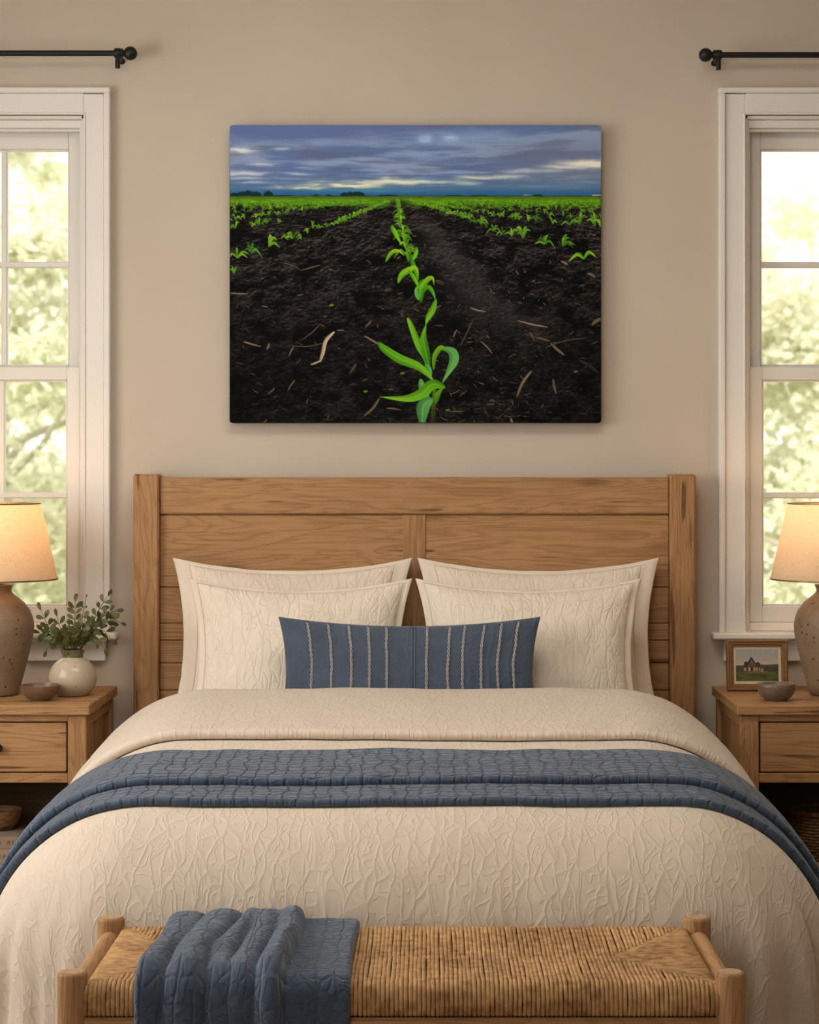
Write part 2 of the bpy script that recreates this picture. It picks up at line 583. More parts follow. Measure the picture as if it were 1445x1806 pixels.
M['rush'] = rush_mat()
M['wicker'] = simple('dark_wicker', (0.13, 0.062, 0.022), rough=0.6, nscale=90, namp=0.5)
M['book_cloth'] = simple('greige_book_cloth', (0.30, 0.215, 0.145), rough=0.85, nscale=200, namp=0.15)
M['book_cloth_pale'] = simple('tan_book_cloth', (0.36, 0.26, 0.175), rough=0.85, nscale=200, namp=0.15)
M['pages'] = simple('book_pages', (0.30, 0.23, 0.15), rough=0.9)
M['ink'] = simple('spine_ink', (0.07, 0.045, 0.03), rough=0.8)
M['mat_board'] = simple('cream_mat', (0.62, 0.50, 0.36), rough=0.8)
M['mattress'] = simple('mattress_ticking', (0.62, 0.53, 0.43), rough=0.9)


def print_mat(name, rough=0.5):
    t = NT(name)
    a = t.n('Attribute', attribute_name='print')
    t.set(Base_Color=a.outputs['Color'], Roughness=rough, Specular_IOR_Level=0.08)
    return t.m


M['print'] = print_mat('canvas_ink', 0.75)
M['photo'] = print_mat('photo_ink', 0.5)
M['canvas_edge'] = simple('canvas_edge', (0.02, 0.02, 0.02), rough=0.8)

# ================================================================== the room shell
RX, RY, RZ, WT = 2.3, -6.6, 2.78, 0.15
WX, WH, WZ0, WZ1 = 1.185, 0.243, 0.802, 2.2925          # windows of the back wall: centre, half width, bottom, top
m = MB()
m.box(-RX - WT, -WX - WH, 0, WT, 0, RZ, b=0)
m.box(-WX + WH, WX - WH, 0, WT, 0, RZ, b=0)
m.box(WX + WH, RX + WT, 0, WT, 0, RZ, b=0)
for s in (-1, 1):
    m.box(s * WX - WH, s * WX + WH, 0, WT, 0, WZ0, b=0)
    m.box(s * WX - WH, s * WX + WH, 0, WT, WZ1, RZ, b=0)
tag(m.build('wall_back', M['wall']), kind='structure')
LY0, LY1, LZ0, LZ1 = -3.10, -1.20, 0.75, 2.40            # opening in the left wall
m = MB()
m.box(-RX - WT, -RX, LY1, 0, 0, RZ, b=0)
m.box(-RX - WT, -RX, RY, LY0, 0, RZ, b=0)
m.box(-RX - WT, -RX, LY0, LY1, 0, LZ0, b=0)
m.box(-RX - WT, -RX, LY0, LY1, LZ1, RZ, b=0)
tag(m.build('wall_left', M['wall']), kind='structure')
tag(MB().box(RX, RX + WT, RY, 0, 0, RZ, b=0).build('wall_right', M['wall']), kind='structure')
FX0, FX1, FZ0, FZ1 = -1.75, -0.15, 0.75, 2.40            # opening added for the front fill, in the wall behind the camera
m = MB()
m.box(-RX - WT, FX0, RY - WT, RY, 0, RZ, b=0).box(FX1, RX + WT, RY - WT, RY, 0, RZ, b=0)
m.box(FX0, FX1, RY - WT, RY, 0, FZ0, b=0).box(FX0, FX1, RY - WT, RY, FZ1, RZ, b=0)
tag(m.build('wall_front', M['wall']), kind='structure')
tag(MB().box(-RX - WT, RX + WT, RY - WT, WT, -0.1, 0, b=0).build('floor', M['floorwood']), kind='structure')
tag(MB().box(-RX - WT, RX + WT, RY - WT, WT, RZ, RZ + 0.1, b=0).build('ceiling', M['ceiling']), kind='structure')
m = MB()
m.box(-RX, RX, -0.016, 0, 0, 0.12, b=0.003).box(-RX, RX, -0.010, 0, 0.12, 0.14, b=0.003)
tag(m.build('baseboard_back', M['trim']), kind='structure')


def sash(parent, name, x0, x1, y0, y1, z0, z1, gx, gz0, gz1, mz, xc, mw=0.0085):
    """Sash frame with one upright and one level glazing bar; glass pane as a child."""
    s_ = MB()
    s_.box(x0, gx[0], y0, y1, z0, z1, b=0.003).box(gx[1], x1, y0, y1, z0, z1, b=0.003)
    s_.box(gx[0], gx[1], y0, y1, z0, gz0, b=0.003).box(gx[0], gx[1], y0, y1, gz1, z1, b=0.003)
    # glazing bead round the glass
    for a, b_ in ((gx[0], gx[0] + 0.004), (gx[1] - 0.004, gx[1])):
        s_.box(a, b_, y0 + 0.006, y1 - 0.004, gz0, gz1, b=0.001)
    for a, b_ in ((gz0, gz0 + 0.004), (gz1 - 0.004, gz1)):
        s_.box(gx[0], gx[1], y0 + 0.006, y1 - 0.004, a, b_, b=0.001)
    s_.box(xc - mw, xc + mw, y0 + 0.004, y1 - 0.006, gz0, gz1, b=0.003)
    s_.box(gx[0], gx[1], y0 + 0.003, y1 - 0.007, mz - mw, mz + mw, b=0.003)
    f = s_.build(name, M['trim'], parent)
    ym = (y0 + y1) / 2
    box('glass_pane', M['glass'], f, gx[0] - 0.002, gx[1] + 0.002, ym - 0.0015, ym + 0.0015, gz0 - 0.002, gz1 + 0.002, b=0.0003)
    return f


def window(n, xc):
    r = thing('window_%d' % n, None, None, (xc, 0, WZ0))
    tag(r, kind='structure')
    c = MB()
    CO, CT, CI = 0.319, 2.370, WH
    for s_ in (-1, 1):
        c.box(xc + s_ * CI, xc + s_ * (CO - 0.018), -0.022, 0.004, WZ0, CT - 0.018, b=0.002)      # flat of the side casing
        c.box(xc + s_ * (CO - 0.018), xc + s_ * CO, -0.032, 0.004, WZ0, CT - 0.016, b=0.003)              # back band
        c.box(xc + s_ * CI, xc + s_ * (CI + 0.006), -0.026, 0.004, WZ0, WZ1 + 0.006, b=0.002)     # inner bead
    c.box(xc - CO, xc + CO, -0.032, 0.004, CT - 0.016, CT, b=0.003)
    c.box(xc - CI, xc + CI, -0.022, 0.004, WZ1, CT - 0.016, b=0.002)
    c.box(xc - CI, xc + CI, -0.026, 0.004, WZ1, WZ1 + 0.006, b=0.002)
    c.build('casing', M['trim'], r)
    j = MB()
    for s_ in (-1, 1):
        j.box(xc + s_ * (WH - 0.008), xc + s_ * WH, -0.012, WT, WZ0, WZ1, b=0.001)
        j.box(xc + s_ * (WH - 0.016), xc + s_ * (WH - 0.008), 0.004, 0.020, WZ0, WZ1 - 0.012, b=0.002)   # stop
    j.box(xc - WH, xc + WH, -0.012, WT, WZ1 - 0.010, WZ1, b=0.001)
    j.box(xc - WH, xc + WH, 0.0, 0.024, WZ1 - 0.034, WZ1 - 0.010, b=0.003)
    j.box(xc - WH + 0.01, xc + WH - 0.01, 0.012, 0.03, WZ1 - 0.042, WZ1 - 0.034, b=0.002)
    j.build('jamb', M['trim'], r)
    gx = (xc - 0.1875, xc + 0.1875)
    sash(r, 'upper_sash', xc - 0.2345, xc + 0.2345, 0.055, 0.088, 1.555, 2.284, gx, 1.582, 2.206, 1.874, xc)
    sash(r, 'lower_sash', xc - 0.2265, xc + 0.2265, 0.021, 0.052, 0.844, 1.578, gx, 0.893, 1.539, 1.209, xc)
    st = MB()
    st.box(xc - 0.340, xc + 0.340, -0.058, 0.0, WZ0 - 0.001, WZ0 + 0.018, b=0.004)
    st.box(xc - WH + 0.001, xc + WH - 0.001, -0.002, 0.10, WZ0 - 0.001, WZ0 + 0.018, b=0.002)
    st.box(xc - WH + 0.009, xc + WH - 0.009, 0.012, 0.08, WZ0 + 0.018, WZ0 + 0.042, b=0.003)
    st.build('stool', M['trim'], r)
    ap = MB()
    ap.box(xc - 0.305, xc + 0.305, -0.020, 0.0, 0.737, WZ0 - 0.001, b=0.003)
    ap.box(xc - 0.305, xc + 0.305, -0.026, 0.0, WZ0 - 0.014, WZ0 - 0.001, b=0.003)
    ap.build('apron', M['trim'], r)
    return r


window(1, -WX)
window(2, WX)
r = thing('window_3', None, None, (-RX, (LY0 + LY1) / 2, LZ0)); tag(r, kind='structure')
m = MB()
for y in (LY0 - 0.08, LY1):
    m.box(-RX - 0.02, -RX + 0.022, y, y + 0.08, LZ0 - 0.08, LZ1 + 0.08)
for z in (LZ0 - 0.08, LZ1):
    m.box(-RX - 0.02, -RX + 0.022, LY0, LY1, z, z + 0.08)
m.build('casing', M['trim'], r)
m = MB()
for y in (LY0, LY0 + 0.60, LY0 + 1.25, LY1 - 0.05):
    m.box(-RX - 0.09, -RX - 0.05, y, y + 0.05, LZ0, LZ1)
for z in (LZ0, LZ1 - 0.05):
    m.box(-RX - 0.09, -RX - 0.05, LY0, LY1, z, z + 0.05)
m.build('sash', M['trim'], r)
box('glass_pane', M['glass'], r, -RX - 0.072, -RX - 0.068, LY0 + 0.01, LY1 - 0.01, LZ0 + 0.01, LZ1 - 0.01, b=0.0005)

r = thing('window_4', None, None, ((FX0 + FX1) / 2, RY, FZ0)); tag(r, kind='structure')  # unseen window, added to go with the front fill light
m = MB()
for x in (FX0 - 0.08, FX1):
    m.box(x, x + 0.08, RY - 0.02, RY + 0.022, FZ0 - 0.08, FZ1 + 0.08)
for z in (FZ0 - 0.08, FZ1):
    m.box(FX0, FX1, RY - 0.02, RY + 0.022, z, z + 0.08)
m.build('casing', M['trim'], r)
m = MB()
for x in (FX0, (FX0 + FX1) / 2 - 0.025, FX1 - 0.05):
    m.box(x, x + 0.05, RY - 0.09, RY - 0.05, FZ0, FZ1)
for z in (FZ0, FZ1 - 0.05):
    m.box(FX0, FX1, RY - 0.09, RY - 0.05, z, z + 0.05)
m.build('sash', M['trim'], r)
box('glass_pane', M['glass'], r, FX0 + 0.01, FX1 - 0.01, RY - 0.072, RY - 0.068, FZ0 + 0.01, FZ1 - 0.01, b=0.0005)

# ================================================================== the garden outside
tag(MB().box(-14, 14, WT + 0.01, 26, -0.6, -0.5, b=0).build('garden_lawn', M['grass']), kind='structure')


def tree(label, x, y, rad, zc, hgt, n, mat, seed):
    rnd = random.Random(seed)
    r = thing('garden_tree', label, 'tree', (x, y, -0.5), 'trees in the garden')
    tr = MB()
    tr.tube([(x, y, -0.55), (x + 0.05, y, 0.3), (x - 0.03, y + 0.05, zc), (x, y, zc + hgt * 0.6)], [0.07, 0.055, 0.04, 0.012], 10)
    for k in range(9):
        an, z0 = rnd.random() * 2 * PI, zc - hgt * 0.4 + rnd.random() * hgt * 0.7
        q = 0.55 + 0.4 * rnd.random()
        tr.tube([(x, y, z0), (x + rad * q * 0.5 * math.cos(an), y + rad * q * 0.5 * math.sin(an), z0 + 0.2),
                 (x + rad * q * math.cos(an), y + rad * q * math.sin(an), z0 + 0.55)], [0.026, 0.018, 0.007], 6)
    tr.build('trunk', M['bark'], r)
    V, F = [], []
    cl = []
    for k in range(46):                                   # leaf clumps over the crown
        while True:
            p = Vector((rnd.uniform(-1, 1), rnd.uniform(-1, 1), rnd.uniform(-1, 1)))
            if 0.35 < p.length < 1: break
        cl.append((p, rnd.uniform(0.22, 0.42)))
    for k in range(n):
        p, cr = rnd.choice(cl)
        q = Vector((rnd.gauss(0, 1), rnd.gauss(0, 1), rnd.gauss(0, 0.8))) * cr * 0.5
        c = Vector((x + p.x * rad, y + p.y * rad, zc + p.z * hgt)) + q
        L, wd = rnd.uniform(0.05, 0.105), rnd.uniform(0.028, 0.055)
        d = Vector((rnd.gauss(0, 1), rnd.gauss(0, 1), rnd.gauss(0, 0.7) - 0.4)).normalized()
        sd = d.orthogonal().normalized()
        sd = Matrix.Rotation(rnd.random() * 2 * PI, 3, d) @ sd
        nn = d.cross(sd)
        i = len(V)
        V += [c, c + d * L * 0.35 + sd * wd * 0.5 + nn * 0.008, c + d * L * 0.75 + sd * wd * 0.4, c + d * L,
              c + d * L * 0.75 - sd * wd * 0.4, c + d * L * 0.35 - sd * wd * 0.5 + nn * 0.008]
        F += [(i, i + 1, i + 2, i + 3), (i, i + 3, i + 4, i + 5)]
    mb = MB(); mb.add(V, F)
    tag(mb.build('foliage', mat, r, sharp=0, recalc=False), kind='stuff')


tree('pale leafy garden tree behind the left window above the plant', -2.45, 6.2, 1.5, 1.35, 1.85, 26000, M['tree_leaf'], 3)
tree('pale leafy garden tree behind the right window above the framed picture', 2.45, 6.2, 1.4, 0.75, 1.60, 24000, M['tree_leaf'], 11)
tree('taller hazy tree further back behind the left window', -4.2, 12.0, 2.4, 2.2, 2.8, 22000, M['tree_leaf_pale'], 5)
tree('taller hazy tree further back behind the right window', 3.3, 11.5, 1.9, 1.6, 2.7, 15000, M['tree_leaf_pale'], 8)

# ================================================================== curtain rods
def curtain_rod(label, s):
    """s = -1: over the left window, +1: over the right one."""
    Yr = -0.085
    p = W(230, 94, Yr) if s < 0 else W(1245, 97, Yr)
    zr, xin = p.z, p.x                                    # centre of the inner ball
    xo = 2 * s * WX - xin                                 # outer ball, mirrored about the window
    r = thing('curtain_rod', label, 'curtain rod', (s * WX, 0, zr), 'black curtain rods')
    x0, x1 = sorted((xin, xo))
    MB().tube([(x0, Yr, zr), (x1, Yr, zr)], 0.0082, 20).build('rod', M['black_metal'], r)
    for xb, q in ((xin, -s), (xo, s)):
        # ball end with a turned neck; q points outward
        f = MB()
        R = 0.0195
        prof = [(0, -R)] + [(R * math.sin(a), -R * math.cos(a)) for a in [PI * k / 14 for k in range(1, 14)]] + [(0, R)]
        f.lathe(prof, (xb, Yr, zr), 28, 'X')
        nk = [(0.0, 0.016), (0.0085, 0.016), (0.0085, 0.020), (0.0135, 0.021), (0.0140, 0.026), (0.0105, 0.028), (0.0105, 0.030), (0.0, 0.030)]
        f.lathe([(a, -q * b) for a, b in nk], (xb, Yr, zr), 24, 'X')
        f.build('finial', M['black_metal'], r)
        xc = xb - q * 0.036
        b = MB()
        b.lathe([(0, -0.009), (0.0125, -0.009), (0.0145, -0.006), (0.0145, 0.006), (0.0125, 0.009), (0, 0.009)], (xc, Yr, zr), 24, 'X')
        b.lathe([(0, -0.042), (0.0062, -0.042), (0.0072, -0.040), (0.0072, -0.020), (0.0064, -0.018), (0.0064, -0.010), (0, -0.010)], (xc, Yr, zr), 18)
        b.tube([(xc, Yr, zr - 0.006), (xc, -0.004, zr - 0.006)], 0.005, 14)
        b.lathe([(0, -0.004), (0.008, -0.004), (0.009, -0.002), (0.009, 0.0), (0, 0.0)], (xc, 0.0, zr - 0.006), 20, 'Y')
        b.build('bracket', M['black_metal'], r)
    return r


curtain_rod('black ball-ended curtain rod above the left window over the leafy plant', -1)
curtain_rod('black ball-ended curtain rod above the right window over the framed picture', 1)

# ================================================================== the printed canvas
CW, CH = 656, 525
rng = np.random.default_rng(5)


class VN:
    """Tiling value noise on arbitrary coordinates."""
    def __init__(s, seed): s.t = np.random.default_rng(seed).random((256, 256))
    def __call__(s, x, y):
        xi, yi = np.floor(x).astype(int), np.floor(y).astype(int)
        fx, fy = x - xi, y - yi
        fx, fy = fx * fx * (3 - 2 * fx), fy * fy * (3 - 2 * fy)
        a, b = s.t[yi % 256, xi % 256], s.t[yi % 256, (xi + 1) % 256]
        c, d = s.t[(yi + 1) % 256, xi % 256], s.t[(yi + 1) % 256, (xi + 1) % 256]
        return (a * (1 - fx) + b * fx) * (1 - fy) + (c * (1 - fx) + d * fx) * fy
    def fbm(s, x, y, o=5, g=0.5):
        r, a, tot = 0, 1.0, 0
        for k in range(o):
            r = r + a * s(x * 2 ** k + 17 * k, y * 2 ** k + 31 * k); tot += a; a *= g
        return r / tot


def sm(a, b, x):
    t = np.clip((x - a) / (b - a), 0, 1)
    return t * t * (3 - 2 * t)


def lerp(a, b, t):
    return a * (1 - t[..., None]) + np.asarray(b, float) * t[..., None]


class Paint:
    def __init__(s, w, h):
        s.w, s.h = w, h
        s.im = np.zeros((h, w, 3))
        s.y, s.x = np.mgrid[0:h, 0:w].astype(float)

    def blend(s, col, alpha, sl=None):
        v = s.im if sl is None else s.im[sl]
        v[:] = v * (1 - alpha[..., None]) + np.asarray(col, float) * alpha[..., None]

    def stroke(s, pts, w, c0, c1=None, prof='leaf', alpha=1.0, mid=None):
        """Tapered curve through pts (pixels); w is the greatest full width."""
        P = np.array(pts, float)
        n = len(P)
        # Catmull-Rom
        ts = np.linspace(0, n - 1, max(9, 7 * (n - 1)))
        Q = []
        for t in ts:
            i = min(int(t), n - 2); f = t - i
            p0, p1, p2, p3 = P[max(i - 1, 0)], P[i], P[i + 1], P[min(i + 2, n - 1)]
            Q.append(0.5 * (2 * p1 + (p2 - p0) * f + (2 * p0 - 5 * p1 + 4 * p2 - p3) * f ** 2 + (3 * p1 - p0 - 3 * p2 + p3) * f ** 3))
        Q = np.array(Q)
        u = np.linspace(0, 1, len(Q))
        if prof == 'leaf': ww = w / 2 * np.clip(np.where(u < 0.4, np.sin(PI / 2 * (u * 0.8 + 0.08) / 0.4), np.cos(PI / 2 * (u - 0.4) / 0.6) ** 1.1), 0.05, 1)
        elif prof == 'stem': ww = w / 2 * (1 - 0.4 * u)
        else: ww = w / 2 * np.clip(np.sin(PI * np.clip(u, 0.04, 0.96)) ** 0.35, 0.2, 1)
        x0, x1 = int(max(Q[:, 0].min() - w - 2, 0)), int(min(Q[:, 0].max() + w + 3, s.w))
        y0, y1 = int(max(Q[:, 1].min() - w - 2, 0)), int(min(Q[:, 1].max() + w + 3, s.h))
        if x1 <= x0 or y1 <= y0: return
        sl = (slice(y0, y1), slice(x0, x1))
        X, Y = s.x[sl], s.y[sl]
        best, bu, bd = np.full(X.shape, 1e9), np.zeros(X.shape), np.zeros(X.shape)
        for k in range(len(Q) - 1):
            a, b = Q[k], Q[k + 1]
            d = b - a; L2 = d @ d + 1e-9
            t = np.clip(((X - a[0]) * d[0] + (Y - a[1]) * d[1]) / L2, 0, 1)
            ex, ey = X - a[0] - t * d[0], Y - a[1] - t * d[1]
            dist = np.hypot(ex, ey)
            e = dist - (ww[k] * (1 - t) + ww[k + 1] * t)
            m_ = e < best
            best = np.where(m_, e, best); bu = np.where(m_, u[k] * (1 - t) + u[k + 1] * t, bu)
            bd = np.where(m_, np.sign(ex * d[1] - ey * d[0]) * dist / (ww[k] + 0.3), bd)
        al = np.clip(0.5 - best, 0, 1) * alpha
        c0 = np.asarray(c0, float); c1 = c0 if c1 is None else np.asarray(c1, float)
        c = c0 * (1 - bu[..., None]) + c1 * bu[..., None]
        c = c * (1 + 0.16 * np.clip(bd, -1, 1))[..., None]
        if mid is not None:
            mm = np.exp(-(bd / 0.16) ** 2)[..., None] * 0.55
            c = c * (1 - mm) + np.asarray(mid, float) * mm
        v = s.im[sl]
        v[:] = v * (1 - al[..., None]) + c * al[..., None]


def paint_field():
    p = Paint(CW, CH)
    x, y = p.x, p.y
    n = [VN(k) for k in range(8)]
    HZ = 125.0
    # ---- sky
    dep = 70.0 / (HZ + 14 - np.clip(y, 0, HZ))
    sx, sy = (x - 300) * dep / 100 + 50, dep * 5.2 + 7
    c1 = n[0].fbm(sx * 0.8, sy * 1.25, 6, 0.55)
    c2 = n[1].fbm(sx * 1.7 + 9, sy * 2.6, 5, 0.55)
    sky = lerp(np.broadcast_to(np.array([90, 110, 154.]), p.im.shape).copy(), (130, 148, 182), sm(0.40, 0.66, c1))
    sky = lerp(sky, (92, 98, 122), sm(0.44, 0.74, c2) * 0.65)
    sky = lerp(sky, (112, 120, 138), sm(380, 620, x) * sm(10, 60, y) * 0.6)
    sky = lerp(sky, (98, 106, 160), sm(40, 0, y) * sm(420, 300, x) * 0.5)
    sky = lerp(sky, (70, 106, 142), sm(80, 112, y) * 0.65)
    sky = lerp(sky, (38, 92, 138), sm(109, 122, y) * 0.9)
    wob = (n[2].fbm(x / 26, y / 9, 4) - 0.5) * 9
    def streak(cx, cy, hw, hh, col, a):
        e = np.exp(-(np.abs((x - cx) / hw)) ** 3 - ((y - cy + wob * hh / 6) / hh) ** 2)
        brk = sm(0.30, 0.52, n[3].fbm(x / 42 + cy, y / 6, 4))
        p.im[:] = lerp(p.im, col, np.clip(e * a * (0.35 + 0.65 * brk), 0, 1))
    p.im[:] = sky
    for a in ((12, 46, 34, 5.5, (216, 218, 216), 1), (58, 67, 30, 5, (196, 203, 210), .95), (92, 42, 14, 3, (170, 186, 205), .7),
              (25, 86, 48, 3.5, (196, 205, 212), .9), (22, 94, 34, 2.6, (190, 200, 210), .8), (40, 101, 24, 2, (170, 190, 205), .7),
              (122, 87, 24, 2.5, (176, 192, 206), .8), (118, 110, 46, 3.2, (222, 222, 186), 1), (205, 105, 62, 5.5, (226, 224, 188), 1.1),
              (290, 100, 56, 5, (222, 222, 192), 1), (345, 99, 60, 4, (206, 216, 200), .9), (286, 93, 18, 2.5, (210, 212, 190), .8),
              (345, 25, 12, 6, (186, 208, 232), .9), (390, 23, 13, 5, (182, 204, 230), .85), (390, 20, 90, 14, (120, 152, 196), .55),
              (320, 42, 26, 8, (128, 164, 198), .6), (340, 80, 40, 4, (160, 186, 200), .6), (440, 93, 36, 3, (216, 214, 186), .9),
              (480, 91, 46, 3.4, (200, 206, 200), .8), (514, 82, 36, 3.5, (176, 190, 202), .75), (550, 80, 40, 3, (180, 192, 200), .6),
              (420, 103, 26, 3, (190, 205, 190), .7), (640, 69, 60, 6.5, (222, 220, 206), 1.1), (590, 75, 40, 4, (206, 208, 204), .9),
              (620, 90, 60, 3, (150, 168, 190), .6), (640, 100, 70, 3, (140, 158, 182), .5), (240, 28, 60, 5, (124, 140, 172), .6),
              (250, 116, 90, 3, (70, 140, 160), .7), (560, 108, 80, 3, (110, 140, 168), .6)):
        streak(*a)
    # ---- ground
    gy = np.maximum(y - HZ + 1.5, 0.5)
    ux, uy = (x - 296) / gy * 3.2, 260.0 / gy
    s1 = n[4].fbm(ux * 2.2 + 40, uy * 5 + 3, 5, 0.6)
    s2 = n[5].fbm(x / 26, y / 15, 6, 0.62)
    s3 = n[6].fbm(x / 5.5, y / 3.4, 3, 0.6)
    hh = 0.26 * s1 + 0.40 * s2 + 0.34 * s3
    em = (hh - np.roll(np.roll(hh, 2, 0), 1, 1))          # clods catch the light from above
    v = np.clip(sm(0.36, 0.72, hh) * 0.75 + 3.6 * em + 0.06, 0, 1.3)
    near = sm(150, 420, y)
    soil = lerp(np.broadcast_to(np.array([5, 5, 6.]), p.im.shape).copy(), (60, 54, 51), np.clip(v * (1.10 - 0.42 * near), 0, 1.2))
    soil = lerp(soil, (0, 0, 0), sm(0.50, 0.36, s2) * 0.75 * sm(150, 210, y))
    # the wheel track running down to the right
    tx = 330 + (y - 150) * 0.72 + np.clip(y - 300, 0, 400) * 0.5
    tr = np.exp(-((x - tx) / (9 + (y - 130) * 0.24)) ** 2) * sm(150, 185, y) * sm(430, 300, y)
    soil = lerp(soil, (66, 61, 60), tr * (0.35 + 0.65 * s3) * 0.85)
    p.im[:] = np.where((y > HZ)[..., None], soil, p.im)
    # glints and crumbs
    sp = (rng.random((CH, CW)) > 0.988) & (y > 150)
    p.im[:] = lerp(p.im, (96, 84, 72), sp * rng.random((CH, CW)) * 0.7)
    # far green
    g = sm(150, 136, y + (n[7].fbm(x / 9, y / 3, 3) - 0.5) * 16) * (y > HZ - 0.5)
    gc = lerp(np.broadcast_to(np.array([92, 150, 14.]), p.im.shape).copy(), (60, 84, 22), sm(133, 126, y))
    gc = lerp(gc, (74, 118, 16), (sm(0.4, 0.7, n[0].fbm(x / 14, y / 1.6, 3))))
    gc = lerp(gc, (96, 88, 48), sm(128.5, 125.5, y) * 0.6)
    cx_ = np.exp(-((x - 296) / (6 + (y - 125) * 1.3)) ** 2) * sm(127, 136, y)
    p.im[:] = lerp(p.im, gc, g * (1 - 0.8 * cx_))
    for k in range(2):
        p.im[:] = np.where((np.abs(y - HZ) < 0.6)[..., None], p.im * 0.7, p.im)
    # trees on the horizon
    for cx, w, h in ((8, 9, 6), (22, 10, 8), (33, 8, 11), (46, 11, 8), (69, 9, 9), (203, 9, 7), (212, 8, 8), (226, 12, 9), (232, 7, 7),
                     (152, 7, 3), (175, 8, 2), (95, 20, 1.6), (280, 22, 2.2), (395, 20, 1.8), (540, 14, 3), (440, 20, 1.5)):
        e = ((x - cx) / w) ** 2 + ((y - HZ) / h) ** 2 + (n[3].fbm(x / 3, y / 3, 3) - 0.5) * 0.9
        p.im[:] = lerp(p.im, (14, 42, 44), sm(1.1, 0.7, e) * (y < HZ + 0.5))
    for cx in (345, 356):
        p.stroke([(cx, 116), (cx, 124)], 0.9, (60, 78, 110), prof='stem')
    p.stroke([(520, 123.5), (535, 123.5)], 1.2, (190, 195, 200), prof='stem')
    p.stroke([(641, 124), (656, 123.5)], 1.8, (200, 205, 210), prof='stem')
    # ---- plants
    G = [((66, 128, 14), (120, 182, 34)), ((84, 146, 20), (146, 196, 52)), ((48, 108, 20), (96, 160, 40)), ((96, 150, 24), (164, 204, 70))]
    def plant(px, py, s):
        for k in range(rng.integers(4, 6)):
            a = rng.uniform(-1.25, 1.25)
            L = s * rng.uniform(0.7, 1.15)
            dx, dy = math.sin(a) * L, -math.cos(a) * L
            dr = abs(math.sin(a)) * L * rng.uniform(0.3, 0.9)
            a0, b0 = G[rng.integers(0, 4)]
            q = rng.uniform(0.72, 1.05)
            p.stroke([(px, py), (px + dx * 0.45, py + dy * 0.75), (px + dx, py + dy + dr)], max(1.0, s * 0.17),
                     np.array(a0) * q, np.array(b0) * q)
    # carpets of small plants on either side, rows drawn to the vanishing point
    for row in np.concatenate([np.arange(-16, -1.4, 1.0), np.arange(1.6, 17, 1.0)]):
        for t in np.geomspace(9, 60, 34):
            yy = HZ + 2 + t
            xx = 296 + row * t * (3.55 if row < 0 else 3.3) + rng.normal(0, 1 + t * 0.05)
            if -8 < xx < CW + 8 and yy < 180 - 3.2 * max(0, 3 - abs(row)) * 2:
                plant(xx, yy + rng.normal(0, 1), 3 + t * 0.23)
    for t in np.geomspace(8, 55, 46):                      # the two nearest rows thin out towards the viewer
        plant(296 - t * 1.88 + rng.normal(0, 1), HZ + 3 + t * 0.83, 3 + t * 0.17)
        plant(300 + t * 2.3 + rng.normal(0, 1), HZ + 3 + t * 0.72, 3 + t * 0.17)
    for a in ((14, 234, 24), (38, 226, 20), (70, 214, 27), (102, 202, 17), (112, 200, 17), (127, 201, 12), (138, 191, 12), (147, 182, 13),
              (159, 182, 9), (172, 180, 11), (184, 177, 12), (199, 170, 11), (10, 182, 14), (40, 180, 13), (52, 176, 13), (66, 173, 13), (86, 172, 9),
              (625, 236, 28), (588, 214, 24), (556, 210, 22), (518, 199, 24), (498, 196, 17), (481, 193, 13), (466, 187, 15),
              (454, 180, 15), (444, 175, 16), (432, 172, 10), (412, 164, 10), (540, 170, 16), (505, 166, 14), (600, 176, 20), (620, 172, 17),
              (645, 178, 22), (655, 180, 20), (570, 174, 14), (8, 262, 16)):
        plant(*a)
    # ---- straw and stubble
    def straw(a, b, w, q=1.0, bend=0.07):
        a, b = np.array(a, float), np.array(b, float)
        d = b - a
        mid = (a + b) / 2 + np.array([-d[1], d[0]]) * rng.uniform(-bend, bend)
        c = np.array([176, 150, 116]) * q
        p.stroke([a + 0.8, mid + 1.0, b + 1.0], w, (4, 3, 3), prof='bar', alpha=0.6)
        p.stroke([a, mid, b], w, c, c * rng.uniform(0.7, 1.05), prof='bar')
    for k in range(420):
        yy = 190 + 330 * rng.random() ** 0.9
        xx = rng.random() * CW if rng.random() < 0.55 else np.clip(rng.normal(480, 110), 0, CW)
        L = rng.uniform(2, 7) + (yy - 180) / 340 * rng.uniform(1, 15)
        an = rng.uniform(0, 2 * PI) if rng.random() < 0.4 else rng.normal(0.45, 0.5)
        straw((xx, yy), (xx + L * math.cos(an), yy + L * math.sin(an) * 0.7), rng.uniform(0.7, 1.7), rng.uniform(0.28, 0.85))
